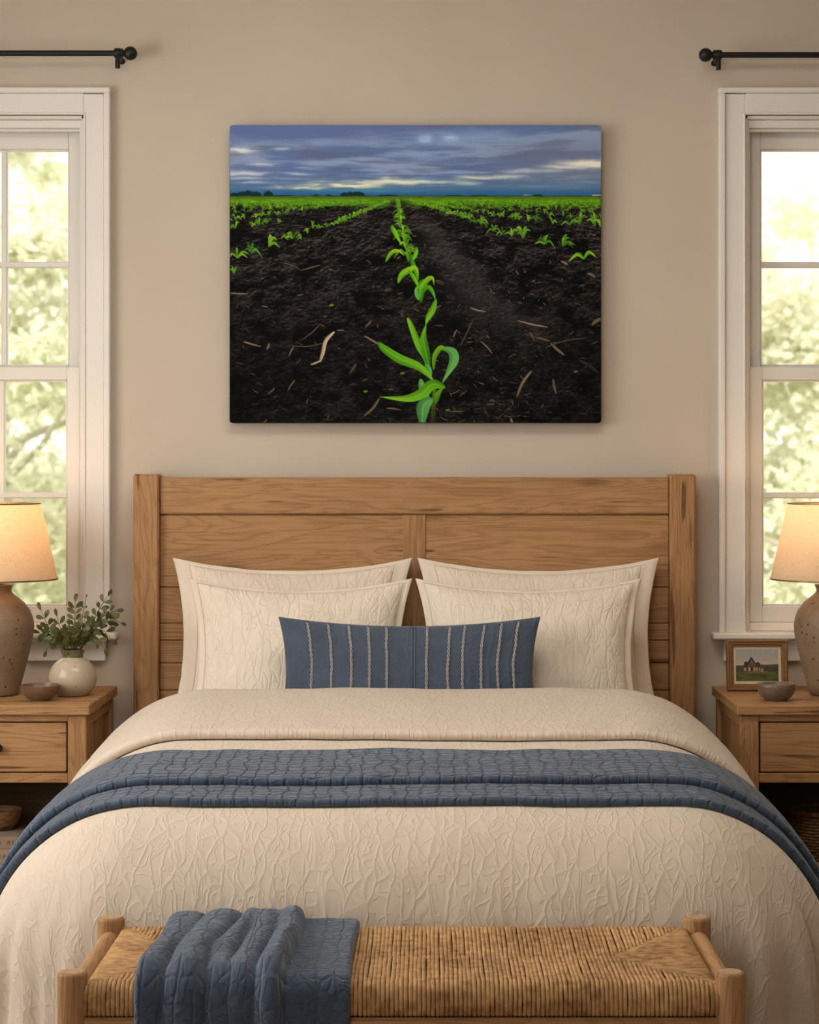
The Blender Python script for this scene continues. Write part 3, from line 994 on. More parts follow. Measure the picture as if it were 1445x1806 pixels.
    for a, b, w, q in (((25, 382), (55, 390), 3, .95), ((0, 296), (31, 298), 2.4, .8), ((70, 385), (66, 396), 4, .8), ((113, 391), (105, 407), 2.4, .8),
                       ((115, 450), (103, 468), 2.4, .8), ((79, 464), (67, 474), 3.4, .75), ((223, 422), (212, 438), 5, .5), ((239, 372), (275, 392), 3.4, .8),
                       ((264, 482), (238, 512), 4.6, .62), ((278, 499), (302, 502), 2.4, .8), ((66, 519), (58, 528), 3, .8), ((532, 434), (507, 479), 4.6, .85),
                       ((509, 345), (560, 356), 2.6, .9), ((640, 352), (656, 341), 6, .6), ((567, 385), (590, 405), 4.5, .7), ((571, 448), (576, 473), 4, .7),
                       ((541, 375), (565, 381), 3, .7), ((530, 366), (538, 380), 4, .6), ((496, 517), (499, 525), 4, .8), ((443, 381), (463, 402), 2.4, .75),
                       ((429, 345), (408, 388), 2.2, .5), ((401, 361), (395, 374), 2.6, .8), ((425, 322), (452, 329), 2.8, .85), ((557, 392), (630, 375), 2, .6),
                       ((618, 415), (650, 436), 6, .35), ((388, 505), (414, 504), 2.4, .6), ((460, 485), (468, 487), 6, .45), ((160, 350), (128, 378), 1.6, .7),
                       ((110, 389), (166, 384), 1.6, .6), ((190, 362), (202, 362), 2, .9), ((120, 300), (130, 298), 2.4, .6), ((96, 243), (126, 256), 1.4, .7),
                       ((127, 256), (160, 247), 2, .6), ((50, 290), (33, 305), 2, .5), ((356, 330), (373, 318), 3, .75), ((585, 240), (596, 246), 4, .7),
                       ((632, 262), (645, 268), 4, .7), ((365, 275), (378, 280), 7, .4), ((275, 292), (285, 290), 7, .4), ((240, 355), (250, 345), 4, .55)):
        straw(a, b, w, q)
    p.stroke([(184, 365), (170, 380), (165, 400), (160, 416)], 6.5, (206, 186, 152), (190, 168, 134), prof='bar')
    p.stroke([(161, 415), (152, 419), (144, 422)], 3.4, (186, 164, 130), prof='bar')
    # ---- the middle row, far to near
    for t in np.geomspace(3, 40, 30):
        plant(296 + t * 0.10 + rng.normal(0, 0.7), HZ + 4 + t, 3 + t * 0.26)
    for a in ((301, 165, 13), (303, 175, 15), (302, 182, 16), (306, 190, 18), (305, 198, 20), (309, 208, 23), (312, 220, 24), (310, 228, 24), (316, 240, 26)):
        plant(*a)
    L_ = [([(286, 178), (292, 190), (304, 212)], 8, 1), ([(276, 240), (286, 225), (298, 222), (308, 230)], 7, 3), ([(330, 216), (328, 228), (320, 244)], 7, 1),
          ([(320, 232), (324, 246), (330, 262), (333, 275)], 8, 0), ([(298, 277), (304, 264), (316, 256), (328, 252), (334, 264)], 11, 3),
          ([(316, 256), (326, 270), (336, 292)], 7, 1), ([(344, 272), (336, 280), (330, 290)], 7, 0),
          ([(334, 308), (330, 294), (331, 284)], 8, 2), ([(335, 306), (340, 286), (350, 272), (358, 270), (361, 282)], 9, 3),
          ([(338, 312), (342, 292), (352, 286), (360, 298), (363, 309)], 8, 0), ([(364, 308), (358, 326), (350, 340), (346, 352)], 11, 1),
          ([(352, 432), (346, 408), (334, 388), (318, 348), (314, 340)], 13, 1), ([(352, 424), (346, 400), (342, 376), (347, 350)], 15, 0),
          ([(360, 430), (362, 408), (372, 393), (382, 396), (393, 398)], 9, 3), ([(380, 394), (393, 400), (396, 414), (388, 432), (374, 456)], 17, 2),
          ([(337, 449), (342, 468), (354, 486)], 13, 2), ([(346, 422), (352, 432), (356, 444)], 10, 2),
          ([(264, 385), (274, 395), (300, 412), (332, 425), (350, 440), (363, 455)], 16, 1),
          ([(378, 462), (358, 457), (338, 474), (310, 482), (266, 479)], 19, 1)]
    p.stroke([(359, 525), (360, 500), (361, 478), (364, 452)], 9, (44, 30, 16), (96, 150, 20), prof='stem')
    p.stroke([(364, 490), (368, 474), (376, 464)], 9, (60, 120, 12), (120, 176, 24))
    for pts, w, c in L_:
        a0, b0 = [((40, 120, 10), (104, 180, 24)), ((70, 152, 16), (128, 196, 30)), ((84, 158, 76), (104, 178, 84)), ((88, 150, 16), (146, 192, 26))][c]
        p.stroke(pts, w, a0, b0, mid=(150, 204, 90) if w > 10 else None)
    p.stroke([(355, 484), (343, 494), (340, 512), (341, 540)], 23, (92, 164, 84), (66, 140, 58), mid=(150, 200, 140))
    for q in ((305, 438), (611, 435), (240, 470), (180, 318), (385, 503)):
        p.stroke([(q[0] - 3, q[1]), (q[0] + 3, q[1] - 1)], 4, (110, 160, 40), prof='bar', alpha=0.8)
    # grade: bottom corners fall away
    k = (1 - 0.45 * sm(330, 525, y) * sm(160, 330, np.abs(x - 340))) * (1 - 0.14 * sm(200, 400, y))
    p.im *= np.where(y > HZ, k, 1)[..., None]
    return np.clip(p.im, 0, 255)


def to_lin(a, gain=1.0):
    a = a / 255.0
    return np.where(a <= 0.04045, a / 12.92, ((a + 0.055) / 1.055) ** 2.4) * gain


def print_face(name, img, x0, x1, z0, z1, Y, parent, mat, rad=0.0, gain=1.0, tilt=0.0):
    """A flat printed sheet: a dense grid that carries the picture's colours."""
    h, w = img.shape[:2]
    gx = np.linspace(x0, x1, w + 1); gz = np.linspace(z1, z0, h + 1)
    X, Z = np.meshgrid(gx, gz)
    if rad > 0:                                            # round the corners of the sheet
        dx = np.maximum(np.abs(X - (x0 + x1) / 2) - ((x1 - x0) / 2 - rad), 0)
        dz = np.maximum(np.abs(Z - (z0 + z1) / 2) - ((z1 - z0) / 2 - rad), 0)
        rr = np.hypot(dx, dz); over = rr > rad
        k = np.where(over, rad / np.maximum(rr, 1e-9), 1)
        X = np.where(over, (x0 + x1) / 2 + np.sign(X - (x0 + x1) / 2) * ((x1 - x0) / 2 - rad + dx * k), X)
        Z = np.where(over, (z0 + z1) / 2 + np.sign(Z - (z0 + z1) / 2) * ((z1 - z0) / 2 - rad + dz * k), Z)
    base = BASE[parent.name]
    YY = Y + (Z - z0) * math.tan(tilt)
    V = np.stack([X - base.x, YY - base.y, Z - base.z], -1).reshape(-1, 3).astype(np.float32)
    i = np.arange(h * (w + 1)).reshape(h, w + 1)[:, :w]
    F = np.stack([i, i + w + 1, i + w + 2, i + 1], -1).reshape(-1, 4).astype(np.int32)
    me = bpy.data.meshes.new(name)
    me.vertices.add(len(V)); me.vertices.foreach_set('co', V.ravel())
    me.loops.add(F.size); me.loops.foreach_set('vertex_index', F.ravel())
    me.polygons.add(len(F)); me.polygons.foreach_set('loop_start', np.arange(0, F.size, 4, dtype=np.int32))
    me.update(calc_edges=True)
    lin = to_lin(img, gain)
    pad = np.concatenate([lin, lin[:, -1:]], 1); pad = np.concatenate([pad, pad[-1:]], 0)
    at = me.attributes.new('print', 'FLOAT_COLOR', 'POINT')
    at.data.foreach_set('color', np.concatenate([pad, np.ones(pad.shape[:2] + (1,))], -1).astype(np.float32).ravel())
    me.materials.append(mat)
    o = bpy.data.objects.new(name, me)
    COL.objects.link(o); o.parent = parent
    BASE[o.name] = base
    return o


CF = -0.042                                                # front face of the canvas
c0, c1 = W(405, 746, CF), W(1061, 220.5, CF)
cv = thing('canvas_print', 'large frameless canvas print of corn seedlings in dark soil above the bed', 'canvas', ((c0.x + c1.x) / 2, 0, c0.z))
m = MB()
rad = 0.009
prof = []
for qx, qz, a0 in ((c1.x - rad, c1.z - rad, 0), (c0.x + rad, c1.z - rad, PI / 2), (c0.x + rad, c0.z + rad, PI), (c1.x - rad, c0.z + rad, 1.5 * PI)):
    for k in range(7):
        a = a0 + PI / 2 * k / 6
        prof.append((qx + rad * math.cos(a), qz + rad * math.sin(a)))
np_ = len(prof)
vs = [(x, CF + 0.0003, z) for x, z in prof] + [(x, -0.001, z) for x, z in prof]
fs = [list(range(np_)), list(range(np_, 2 * np_))[::-1]] + [[k, (k + 1) % np_, np_ + (k + 1) % np_, np_ + k] for k in range(np_)]
m.add(vs, fs)
m.build('stretched_edge', M['canvas_edge'], cv)
print_face('printed_face', paint_field(), c0.x, c1.x, c0.z, c1.z, CF, cv, M['print'], rad=0.009, gain=1.12)

# ================================================================== the bed
HBX = 0.79
bed = thing('bed', 'oak queen bed with a square-posted plank headboard against the back wall', 'bed', (0, -1.05, 0))
hb = thing('headboard', None, None, (0, 0, 0)); hb.parent = bed; hb.location = -Vector((0, -1.05, 0)); BASE[hb.name] = Vector((0, 0, 0))
for s in (-1, 1):
    a, b_ = sorted((s * HBX, s * (HBX - 0.072)))
    box('post', M['oakZ'], hb, a, b_, -0.100, -0.024, 0.0, 1.270, b=0.005)
ix = HBX - 0.072
box('top_rail', M['oakX'], hb, -ix, ix, -0.084, -0.036, 1.157, 1.261, b=0.004)
zs = [0.30, 0.42, 0.54, 0.660, 0.737, 0.801, 0.849, 0.951, 1.157]
m = MB()
for a, b_ in zip(zs, zs[1:]):
    m.box(-ix, ix, -0.074, -0.042, a + 0.0006, b_ - 0.0006, b=0.003)
m.build('plank_panel', M['oakX'], hb)
box('stile', M['oakZ'], hb, -0.0325, 0.0325, -0.0775, -0.042, 0.30, 1.1565, b=0.0025)
for s in (-1, 1):
    a, b_ = sorted((s * 0.74, s * 0.70))
    box('side_rail', M['oakY'], bed, a, b_, -2.02, -0.10, 0.20, 0.33, b=0.004)
    for y in (-2.0,):
        box('leg', M['oakZ'], bed, s * 0.70 - 0.03, s * 0.70 + 0.03, y - 0.03, y + 0.03, 0, 0.20, b=0.004)
mt = MB()
mt.box(-0.70, 0.70, -2.03, -0.105, 0.33, 0.548, b=0.05)
mt.build('mattress', M['mattress'], bed, sharp=0)

# ------------------------------------------------------------------ duvet surface
DA, DR, DRF = 0.505, 0.31, 0.27        # flat half width, side roll radius, foot roll radius
DY0, DTB = -0.70, 1.21                 # head edge, and flat length from there to the foot roll


def nz3(x, y, z): return mnoise.noise(Vector((x, y, z)))


def duvet_raw(s, t):
    y = DY0 - min(t, DTB)
    k = min(max((-y - 0.75) / 1.15, -0.1), 1.0)
    ztop = 0.700 - 0.060 * k
    sx = 1 if s >= 0 else -1
    qx, qy = max(abs(s) - DA, 0.0), max(t - DTB, 0.0)
    r = math.hypot(qx, qy)
    cx, cy = sx * min(abs(s), DA), y
    if r < 1e-9:
        return Vector((cx, cy, ztop)), 0.0, Vector((0, 0, 1))
    nx, ny = qx / r, qy / r
    R = DR * nx * nx + DRF * ny * ny
    th = r / R
    t1 = PI / 2 - math.radians(4.5)
    if th < t1:
        rho, dl = R * math.sin(th), R * (1 - math.cos(th))
    else:
        ex = r - R * t1
        rho = R * math.sin(t1) + ex * math.cos(t1)
        dl = R * (1 - math.cos(t1)) + ex * math.sin(t1)
    out = Vector((sx * nx, -ny, 0))
    return Vector((cx, cy, ztop - dl)) + out * rho, dl, out


def duvet_pt(s, t):
    p, dl, out = duvet_raw(s, t)
    if dl > 0:
        ang = math.atan2(max(t - DTB, 0), max(abs(s) - DA, 1e-6)) if abs(s) > DA else PI / 2
        per = (t if ang < 0.01 else DTB + ang * 0.35 + max(0, DA - abs(s))) * (1 if s > 0 else 1.13)
        corner = math.sin(2 * ang) if abs(s) > DA else 0.0
        w = min(dl / 0.30, 1.0)
        a = (0.0055 + 0.017 * corner) * w * w
        side = 3.1 if s > 0 else 0.0
        wv = nz3(per * 13 + side, dl * 1.2, 0.3 + side) + 0.6 * nz3(per * 25 + side, dl * 1.8, 4.3)
        p = p + (out + Vector((0, 0, 0.25))) * (a * wv * 1.8)
    p.z += 0.0045 * nz3(s * 3.1, t * 3.3, 7.7) + 0.002 * nz3(s * 9, t * 8, 2.2)
    return p


def duvet_n(s, t, e=0.004):
    a = duvet_pt(s + e, t) - duvet_pt(s - e, t)
    b = duvet_pt(s, t + e) - duvet_pt(s, t - e)
    n = a.cross(-b)
    return n.normalized()


SM = 1.24
ns, ntt = 190, 150
P, UV = [], []
TMAX = DTB + 0.72
for i in range(ntt + 1):
    t = -0.01 + (TMAX + 0.01) * i / ntt
    row, ur = [], []
    for j in range(ns + 1):
        s = -SM + 2 * SM * j / ns
        row.append(duvet_pt(s, t)); ur.append((s, -t))
    P.append(row); UV.append(ur)
duvet = thing('duvet', 'cream embossed duvet with its top turned back, spread over the bed', 'duvet', (0, -1.2, 0.55))
dm = MB(); dm.grid(P, UV)
# turned-under hem at the head edge
hem, hu = [], []
for k, (dt, dz) in enumerate(((0.0, 0.0), (-0.012, -0.006), (-0.016, -0.02), (-0.006, -0.045), (0.02, -0.06))):
    hem.append([duvet_pt(-SM + 2 * SM * j / ns, -0.01) + Vector((0, -dt, dz)) for j in range(ns + 1)])
    hu.append([(-SM + 2 * SM * j / ns, 0.01 + 0.02 * k) for j in range(ns + 1)])
dm.grid(hem, hu)
dm.build('cover', M['beige'], duvet, sharp=0)


def strip(t0, t1, th, base, smax, crest=0.0, n=150, wob=0.005, seed=0.0, puff=0.0, uvk=0.0, droop=0.0):
    """A padded band lying over the duvet between t0 and t1; returns points and uv."""
    prof = []
    for k in range(7):
        a = PI * 0.62 * (1 - k / 6)
        prof.append((0, th * (1 - math.sin(a) / math.sin(PI * 0.62) * 0 - 0) , a))
    pr = []
    q = 8
    for k in range(q + 1):                                 # head-side roll
        a = -0.35 * PI + (PI / 2 + 0.35 * PI) * k / q
        pr.append((t0 + th / 2 * (1 - math.cos(a)), th / 2 * (1 + math.sin(a))))
    for k in range(1, 26):
        pr.append((t0 + th / 2 + (t1 - t0 - th) * k / 26, th))
    for k in range(q + 1):
        a = PI / 2 - (PI / 2 + 0.42 * PI) * k / q
        pr.append((t1 - th / 2 + th / 2 * math.cos(a), th / 2 * (1 + math.sin(a))))
    P, U = [], []
    for i, (t, o) in enumerate(pr):
        row, ur = [], []
        for j in range(n + 1):
            s = -smax + 2 * smax * j / n
            e0 = wob * nz3(s * 2.2 + seed, 0.5, seed) * 1.6
            tt = t + e0 + droop * (s * s)
            oo = o + base
            if crest: oo += crest * math.exp(-((t - t0 - 0.07) / 0.10) ** 2)
            if puff: oo += puff * math.sin(PI * (t - t0) / (t1 - t0)) * o / th + 0.002 * nz3(s * 12 + seed, t * 14, seed) * o / th
            row.append(duvet_pt(s, tt) + duvet_n(s, tt) * oo); ur.append((s, -t + uvk))
        P.append(row); U.append(ur)
    return P, U


P, U = strip(-0.035, 0.560, 0.023, 0.0015, SM - 0.02, crest=0.002, seed=1.0, puff=0.005, uvk=5.3)
fm = MB(); fm.grid(P, U)
fm.build('turned_back_fold', M['beige'], duvet, sharp=0)

runner = thing('bed_runner', 'folded slate-blue quilted runner lying across the middle of the duvet', 'blanket', (0, -1.75, 0.66))
P, U = strip(0.860, 1.240, 0.016, 0.001, SM - 0.05, seed=4.0, puff=0.003, wob=0.004)
g = MB(); g.grid(P, U); g.build('lower_layer', M['runner'], runner, sharp=0)
P, U = strip(0.825, 1.120, 0.019, 0.016, SM - 0.06, seed=6.0, puff=0.003, uvk=2.2, wob=0.004)
g = MB(); g.grid(P, U); g.build('upper_layer', M['runner'], runner, sharp=0)

# ------------------------------------------------------------------ pillows
class Pillow:
    def __init__(s, w, h, T, flx, flz, loc, lean, yaw=0.0, roll=0.0, kx=0.115, kz=0.155, seed=0.0, pw=2.4):
        s.w, s.h, s.T, s.fx, s.fz, s.kx, s.kz, s.seed, s.pw = w, h, T, flx, flz, kx, kz, seed, pw
        s.iw, s.ih = w / 2 - flx, h / 2 - flz
        s.loc = Vector(loc)
        s.M = Matrix.Rotation(yaw, 3, 'Z') @ Matrix.Rotation(-lean, 3, 'X') @ Matrix.Rotation(roll, 3, 'Y')

    def flat(s, a, b):
        """Outline pulled in between the corners; a, b in -1..1 of the full size."""
        x = a * s.w / 2 * (1 - s.kx * (1 - min(b * b, 1)))
        kz = s.kz if b > 0 else s.kz * 0.5
        z = b * s.h / 2 * (1 - kz * (1 - min(a * a, 1)))
        return x, z

    def out(s, x, n, z):
        return s.loc + s.M @ Vector((x, -n, z + s.h / 2))

    def surf(s, u, v, side=1, off=0.0):
        a, b = u * s.iw / (s.w / 2), v * s.ih / (s.h / 2)
        x, z = s.flat(a, b)
        k = max(1 - abs(u) ** s.pw, 0) * max(1 - abs(v) ** s.pw, 0)
        n = s.T / 2 * k ** 0.5 * (1.0 + 0.10 * -v)
        n += 0.006 * nz3(u * 2.3 + s.seed, v * 2.1, s.seed) * min(k * 3, 1) + 0.0028 * nz3(u * 7 + s.seed, v * 6, 3) * min(k * 3, 1)
        # small gathers running in from the edges
        e = max(abs(u), abs(v)) ** 6
        n += 0.004 * e * (1 - max(abs(u), abs(v)) ** 20) * nz3(u * 9, v * 9, s.seed + 5)
        return s.out(x, side * (n + 0.0035 + off), z)

    def build(s, root, cloth, flmat, nu=64, nv=48):
        m = MB()
        uu = [math.sin(PI / 2 * (-1 + 2 * j / nu)) for j in range(nu + 1)]
        vv = [math.sin(PI / 2 * (-1 + 2 * i / nv)) for i in range(nv + 1)]
        for side in (1, -1):
            P = [[s.surf(u, v, side) for u in uu] for v in vv]
            U = [[(u * s.iw + s.seed * 3, v * s.ih + s.seed) for u in uu] for v in vv]
            m.grid(P, U, flip=side > 0)
        m.build('cushion', cloth, root, sharp=0, recalc=False)
        if s.fx > 0:
            f = MB()
            N = 60
            ring = [(-1 + 2 * k / N, -1) for k in range(N)] + [(1, -1 + 2 * k / N) for k in range(N)] + \
                   [(1 - 2 * k / N, 1) for k in range(N)] + [(-1, 1 - 2 * k / N) for k in range(N)]
            rows, us = [], []
            for q, nn in ((0.0, 0.004), (0.04, 0.0062), (0.10, 0.0045), (0.5, 0.004), (0.93, 0.0035), (1.0, 0.0), (0.93, -0.0035), (0.5, -0.004), (0.0, -0.004)):
                row, ur = [], []
                for k, (a, b) in enumerate(ring + ring[:1]):
                    ai = (s.iw + s.fx * q) / (s.w / 2); bi = (s.ih + s.fz * q) / (s.h / 2)
                    x, z = s.flat(a * ai, b * bi)
                    wv = 0.0075 * q * nz3(k * 0.13 + s.seed, q, s.seed) if b > -0.99 else 0.0
                    low = max(0.0, -b) * 0.006 * q * nz3(k * 0.25, 2, s.seed)
                    row.append(s.out(x + low, nn + wv, z)); ur.append((x + 1 + s.seed, z))
                rows.append(row); us.append(ur)
            f.grid(rows, us)
            f.build('flange', flmat, root, sharp=0)


def sham(label, w, h, T, flx, flz, loc, lean, **kw):
    r = thing('pillow_sham', label, 'pillow', loc, 'cream shams on the bed')
    Pillow(w, h, T, flx, flz, loc, lean, **kw).build(r, M['sham'], M['flange'])
    return r


LB = math.radians(16)
sham('cream flanged pillow standing at the back left, against the headboard', 0.672, 0.50, 0.125, 0.045, 0.014, (-0.341, -0.255, 0.556), LB, seed=0.7)
sham('cream flanged pillow standing at the back right, against the headboard', 0.678, 0.50, 0.125, 0.045, 0.014, (0.347, -0.255, 0.556), LB, seed=2.9)
LF = math.radians(18)
sham('cream pillow in front on the left, left of the blue lumbar pillow', 0.605, 0.455, 0.135, 0.020, 0.009, (-0.306, -0.452, 0.556), LF, seed=5.3)
sham('cream pillow in front on the right, right of the blue lumbar pillow', 0.612, 0.455, 0.135, 0.020, 0.009, (0.310, -0.452, 0.556), LF, seed=7.7)

lr = thing('lumbar_pillow', 'long slate-blue lumbar pillow with pale braided stripes, foremost on the bed', 'pillow', (-0.010, -0.575, 0.615))
LP = Pillow(0.682, 0.305, 0.10, 0.0, 0.0, (-0.010, -0.600, 0.605), math.radians(15), kx=0.065, kz=0.17, seed=3.3, pw=2.6)
LP.build(lr, M['lumbar'], M['lumbar'], nu=72, nv=40)
EC = LP
for px in (541, 578, 615, 649, 681, 755, 794, 821.5, 856, 887, 917):
    X = CX + (px - VPX) * (5.30) / FPX + 0.010
    u = X / LP.iw
    m = MB()
    for ph in (0, PI):
        path = []
        for k in range(70):
            v = -0.93 + 1.87 * k / 69
            a = k * 0.95 + ph
            p = LP.surf(u, v, 1, 0.0012 + 0.0011 * math.sin(a))
            path.append(p + Vector((0.0024 * math.cos(a) + 0.0025 * nz3(v * 3, u * 5, 1), 0, 0)))
        m.tube(path, 0.0017, 5)
    m.build('braided_stripe', M['braid'], lr, sharp=0)
m = MB()
for dx in (-0.004, 0.004):
    m.tube([LP.surf((CX + (730 - VPX) * 5.3 / FPX + 0.010 + dx) / LP.iw, -0.95 + 1.9 * k / 50, 1, 0.0008) for k in range(51)], 0.0018, 5)
m.build('centre_seam', M['braid_dark'], lr, sharp=0)

# ================================================================== nightstands
NZ = 0.669
def nightstand(s, label):
    x_in, x_out = 0.844, 1.322
    r = thing('nightstand', label, 'nightstand', (s * 1.083, -0.27, 0), 'oak nightstands')
    def bx(m, a, b_, *rest, b=0.002):
        a, b_ = sorted((s * a, s * b_))
        return m.box(a, b_, *rest, b=b)
    def part(name, mat, parent, *a, b=0.002):
        m = MB(); bx(m, *a, b=b)
        return m.build(name, mat, parent)
    part('top', M['oakX'], r, x_in, x_out, -0.512, -0.035, NZ - 0.0275, NZ, b=0.003)
    zb = NZ - 0.0275
    xi, xo = x_in + 0.010, x_out - 0.010
    for x in (xi, xo - 0.049):
        for y in (-0.500, -0.085):
            part('leg', M['oakZ'], r, x, x + 0.049, y, y + 0.040, 0, zb, b=0.003)
    for x in (xi + 0.010, xo - 0.022):
        part('side_panel', M['oakZ'], r, x, x + 0.012, -0.460, -0.085, 0.22, zb)
    for x in (xi + 0.002, xo - 0.024):
        part('side_rail', M['oakY'], r, x, x + 0.022, -0.460, -0.085, zb - 0.034, zb)
        part('side_rail', M['oakY'], r, x, x + 0.022, -0.460, -0.085, 0.452, 0.490)
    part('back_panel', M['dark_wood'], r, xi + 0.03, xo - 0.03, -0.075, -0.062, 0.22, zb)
    m = MB()
    bx(m, xi + 0.049, xo - 0.049, -0.497, -0.462, 0.624, zb)
    bx(m, xi + 0.049, xo - 0.049, -0.497, -0.462, 0.464, 0.489)
    bx(m, xi + 0.030, xo - 0.030, -0.470, -0.075, 0.464, 0.474)
    m.build('drawer_rail', M['oakX'], r)
    d = part('drawer', M['oakX'], r, xi + 0.0535, xo - 0.0535, -0.4955, -0.20, 0.4925, 0.6205, b=0.002)
    k = MB()
    k.lathe([(0, -0.026), (0.006, -0.0255), (0.011, -0.022), (0.0125, -0.017), (0.010, -0.012), (0.006, -0.009), (0.0055, -0.004), (0.009, 0.0), (0, 0.0)],
            (s * 1.083, -0.4955, 0.556), 24, 'Y')
    k.build('knob', M['iron_knob'], d)
    part('shelf', M['oakX'], r, xi + 0.008, xo - 0.008, -0.500, -0.062, 0.216, 0.244, b=0.002)
    return r


nightstand(-1, 'oak nightstand left of the bed with the leafy vase on top')
nightstand(1, 'oak nightstand right of the bed with the framed picture on top')

# ================================================================== lamps
def lamp(s, label, power, col):
    x, y = s * 1.145, -0.27
    r = thing('table_lamp', label, 'lamp', (x, y, NZ), 'stoneware table lamps')
    z = NZ
    b = MB()
    pr = [(0, 0.0), (0.060, 0.0), (0.066, 0.003), (0.070, 0.012), (0.078, 0.045), (0.090, 0.090), (0.101, 0.135), (0.1075, 0.170), (0.1085, 0.190),
          (0.1055, 0.210), (0.097, 0.232), (0.082, 0.252), (0.064, 0.267), (0.052, 0.276), (0.0480, 0.283), (0.0485, 0.290), (0.0525, 0.298),
          (0.0515, 0.301), (0.044, 0.301), (0.040, 0.298), (0, 0.298)]
    # finer profile
    fine = []
    for (r0, h0), (r1, h1) in zip(pr, pr[1:]):
        for k in range(3):
            fine.append((r0 + (r1 - r0) * k / 3, h0 + (h1 - h0) * k / 3))
    fine.append(pr[-1])
    b.lathe(fine, (x, y, z), 64)
    b.build('base', M['lamp_ceramic'], r, sharp=50)
    st = MB()
    st.lathe([(0, 0.298), (0.026, 0.298), (0.026, 0.304), (0.010, 0.306), (0.010, 0.335), (0.017, 0.337), (0.017, 0.375), (0, 0.375)], (x, y, z), 24)
    st.build('socket', M['brass'], r)
    zt0, zt1, r0, r1 = z + 0.313, z + 0.524, 0.172, 0.125
    sh = MB()
    pr = [(r0, zt0), (r0 + 0.0012, zt0 + 0.001), (r0 + 0.0005, zt0 + 0.006)]
    for k in range(1, 20):
        q = k / 20
        pr.append((r0 + (r1 - r0) * q, zt0 + (zt1 - zt0) * q))
    pr += [(r1 + 0.0005, zt1 - 0.005), (r1 + 0.0010, zt1)]
    sh.lathe(pr, (x, y, 0), 72)
    sd = sh.build('shade', M['shade'], r, sharp=0)
    mr = MB()
    for rr_, zz in ((r0 - 0.0005, zt0 + 0.003), (r1 - 0.0005, zt1 - 0.003)):
        mr.tube([(x + rr_ * math.cos(2 * PI * k / 64), y + rr_ * math.sin(2 * PI * k / 64), zz) for k in range(65)], 0.0022, 6, cap=False)
    for k in range(3):
        an = 2 * PI * k / 3 + 0.4
        mr.tube([(x + 0.015 * math.cos(an), y + 0.015 * math.sin(an), z + 0.375), (x + (r1 - 0.002) * math.cos(an), y + (r1 - 0.002) * math.sin(an), zt1 - 0.004)], 0.0014, 6)
    mr.build('shade_ring', M['brass'], sd)
    bu = MB()
    bu.lathe([(0, 0.375), (0.013, 0.376), (0.014, 0.385), (0.020, 0.400), (0.027, 0.416), (0.029, 0.428), (0.026, 0.442), (0.017, 0.452), (0, 0.456)], (x, y, z), 24)
    t = NT('lit_bulb')
    t.set(Base_Color=(1, 0.9, 0.7))
    t.b.inputs['Emission Color'].default_value = (*col, 1)
    t.b.inputs['Emission Strength'].default_value = 8
    bu.build('bulb', t.m, r)
    L = bpy.data.lights.new('lamp_light', 'POINT')
    L.energy = power; L.color = col; L.shadow_soft_size = 0.03
    lo = bpy.data.objects.new('lamp_light', L)
    COL.objects.link(lo); lo.parent = r
    lo.location = (0, 0, 0.487)
    return r


lamp(-1, 'glowing stoneware table lamp on the left nightstand beside the leafy vase', 1.4, (1.0, 0.62, 0.30))
lamp(1, 'glowing stoneware table lamp on the right nightstand beside the framed picture', 1.3, (1.0, 0.69, 0.40))

# ================================================================== vase with leafy stems
VX, VY = -0.927, -0.285
vz = thing('vase', 'round cream-glazed vase with a dark neck on the left nightstand', 'vase', (VX, VY, NZ))
pr = [(0, 0.0), (0.034, 0.0), (0.040, 0.002)]
for k in range(1, 20):
    a = -1.05 + (1.20 + 1.05) * k / 20
    pr.append((0.012 + 0.0525 * math.cos(a), 0.050 + 0.0545 * math.sin(a)))
pr += [(0.0295, 0.102), (0.0285, 0.104)]
MB().lathe(pr, (VX, VY, NZ), 56).build('body', M['vase_ceramic'], vz, sharp=50)
MB().lathe([(0.0285, 0.1035), (0.0275, 0.106), (0.0290, 0.114), (0.0325, 0.122), (0.0335, 0.1245), (0.0325, 0.1255), (0.0305, 0.124), (0.0270, 0.114),
            (0.0260, 0.104), (0.026, 0.06), (0, 0.06)], (VX, VY, NZ), 48).build('neck', M['vase_neck'], vz, sharp=60)

SPR = [  # tip pixel, depth offset, leaf pairs, bend, label
    ((72, 1076), 0.01, 6, -0.012, 'green sprig reaching high to the far left, tip over the window rail'),
    ((101, 1088), -0.03, 5, -0.006, 'short green sprig left of the middle with rounded leaves'),
    ((64, 1124), -0.01, 6, 0.030, 'green sprig leaning out lowest on the left toward the lamp'),
    ((82, 1148), -0.045, 5, 0.036, 'drooping green sprig bending down left over the vase rim'),
    ((133, 1061), 0.02, 7, 0.0, 'tall upright green sprig with paired leaves over the vase centre'),
    ((152, 1054), -0.01, 3, 0.0, 'thin nearly bare sprig with tiny buds at its tip'),
    ((190, 1051), 0.015, 6, 0.010, 'tallest green sprig leaning right across the window casing'),
    ((204, 1078), -0.02, 6, 0.024, 'green sprig leaning right with small square-ended leaves'),
    ((212, 1098), 0.02, 5, 0.032, 'green sprig ending farthest right with one single leaf on its tip'),
    ((196, 1126), -0.03, 5, 0.038, 'low green sprig arching right above the window sill'),
    ((184, 1146), -0.05, 4, 0.040, 'drooping green sprig bending down right over the vase rim'),
    ((122, 1104), -0.05, 5, 0.004, 'bushy short green sprig at the front centre of the vase'),
    ((150, 1092), -0.045, 5, 0.0, 'bushy short green sprig front right of centre in the vase'),
    ((140, 1112), 0.04, 5, 0.0, 'short green sprig tucked behind the centre of the bunch'),
]
rnd = random.Random(21)
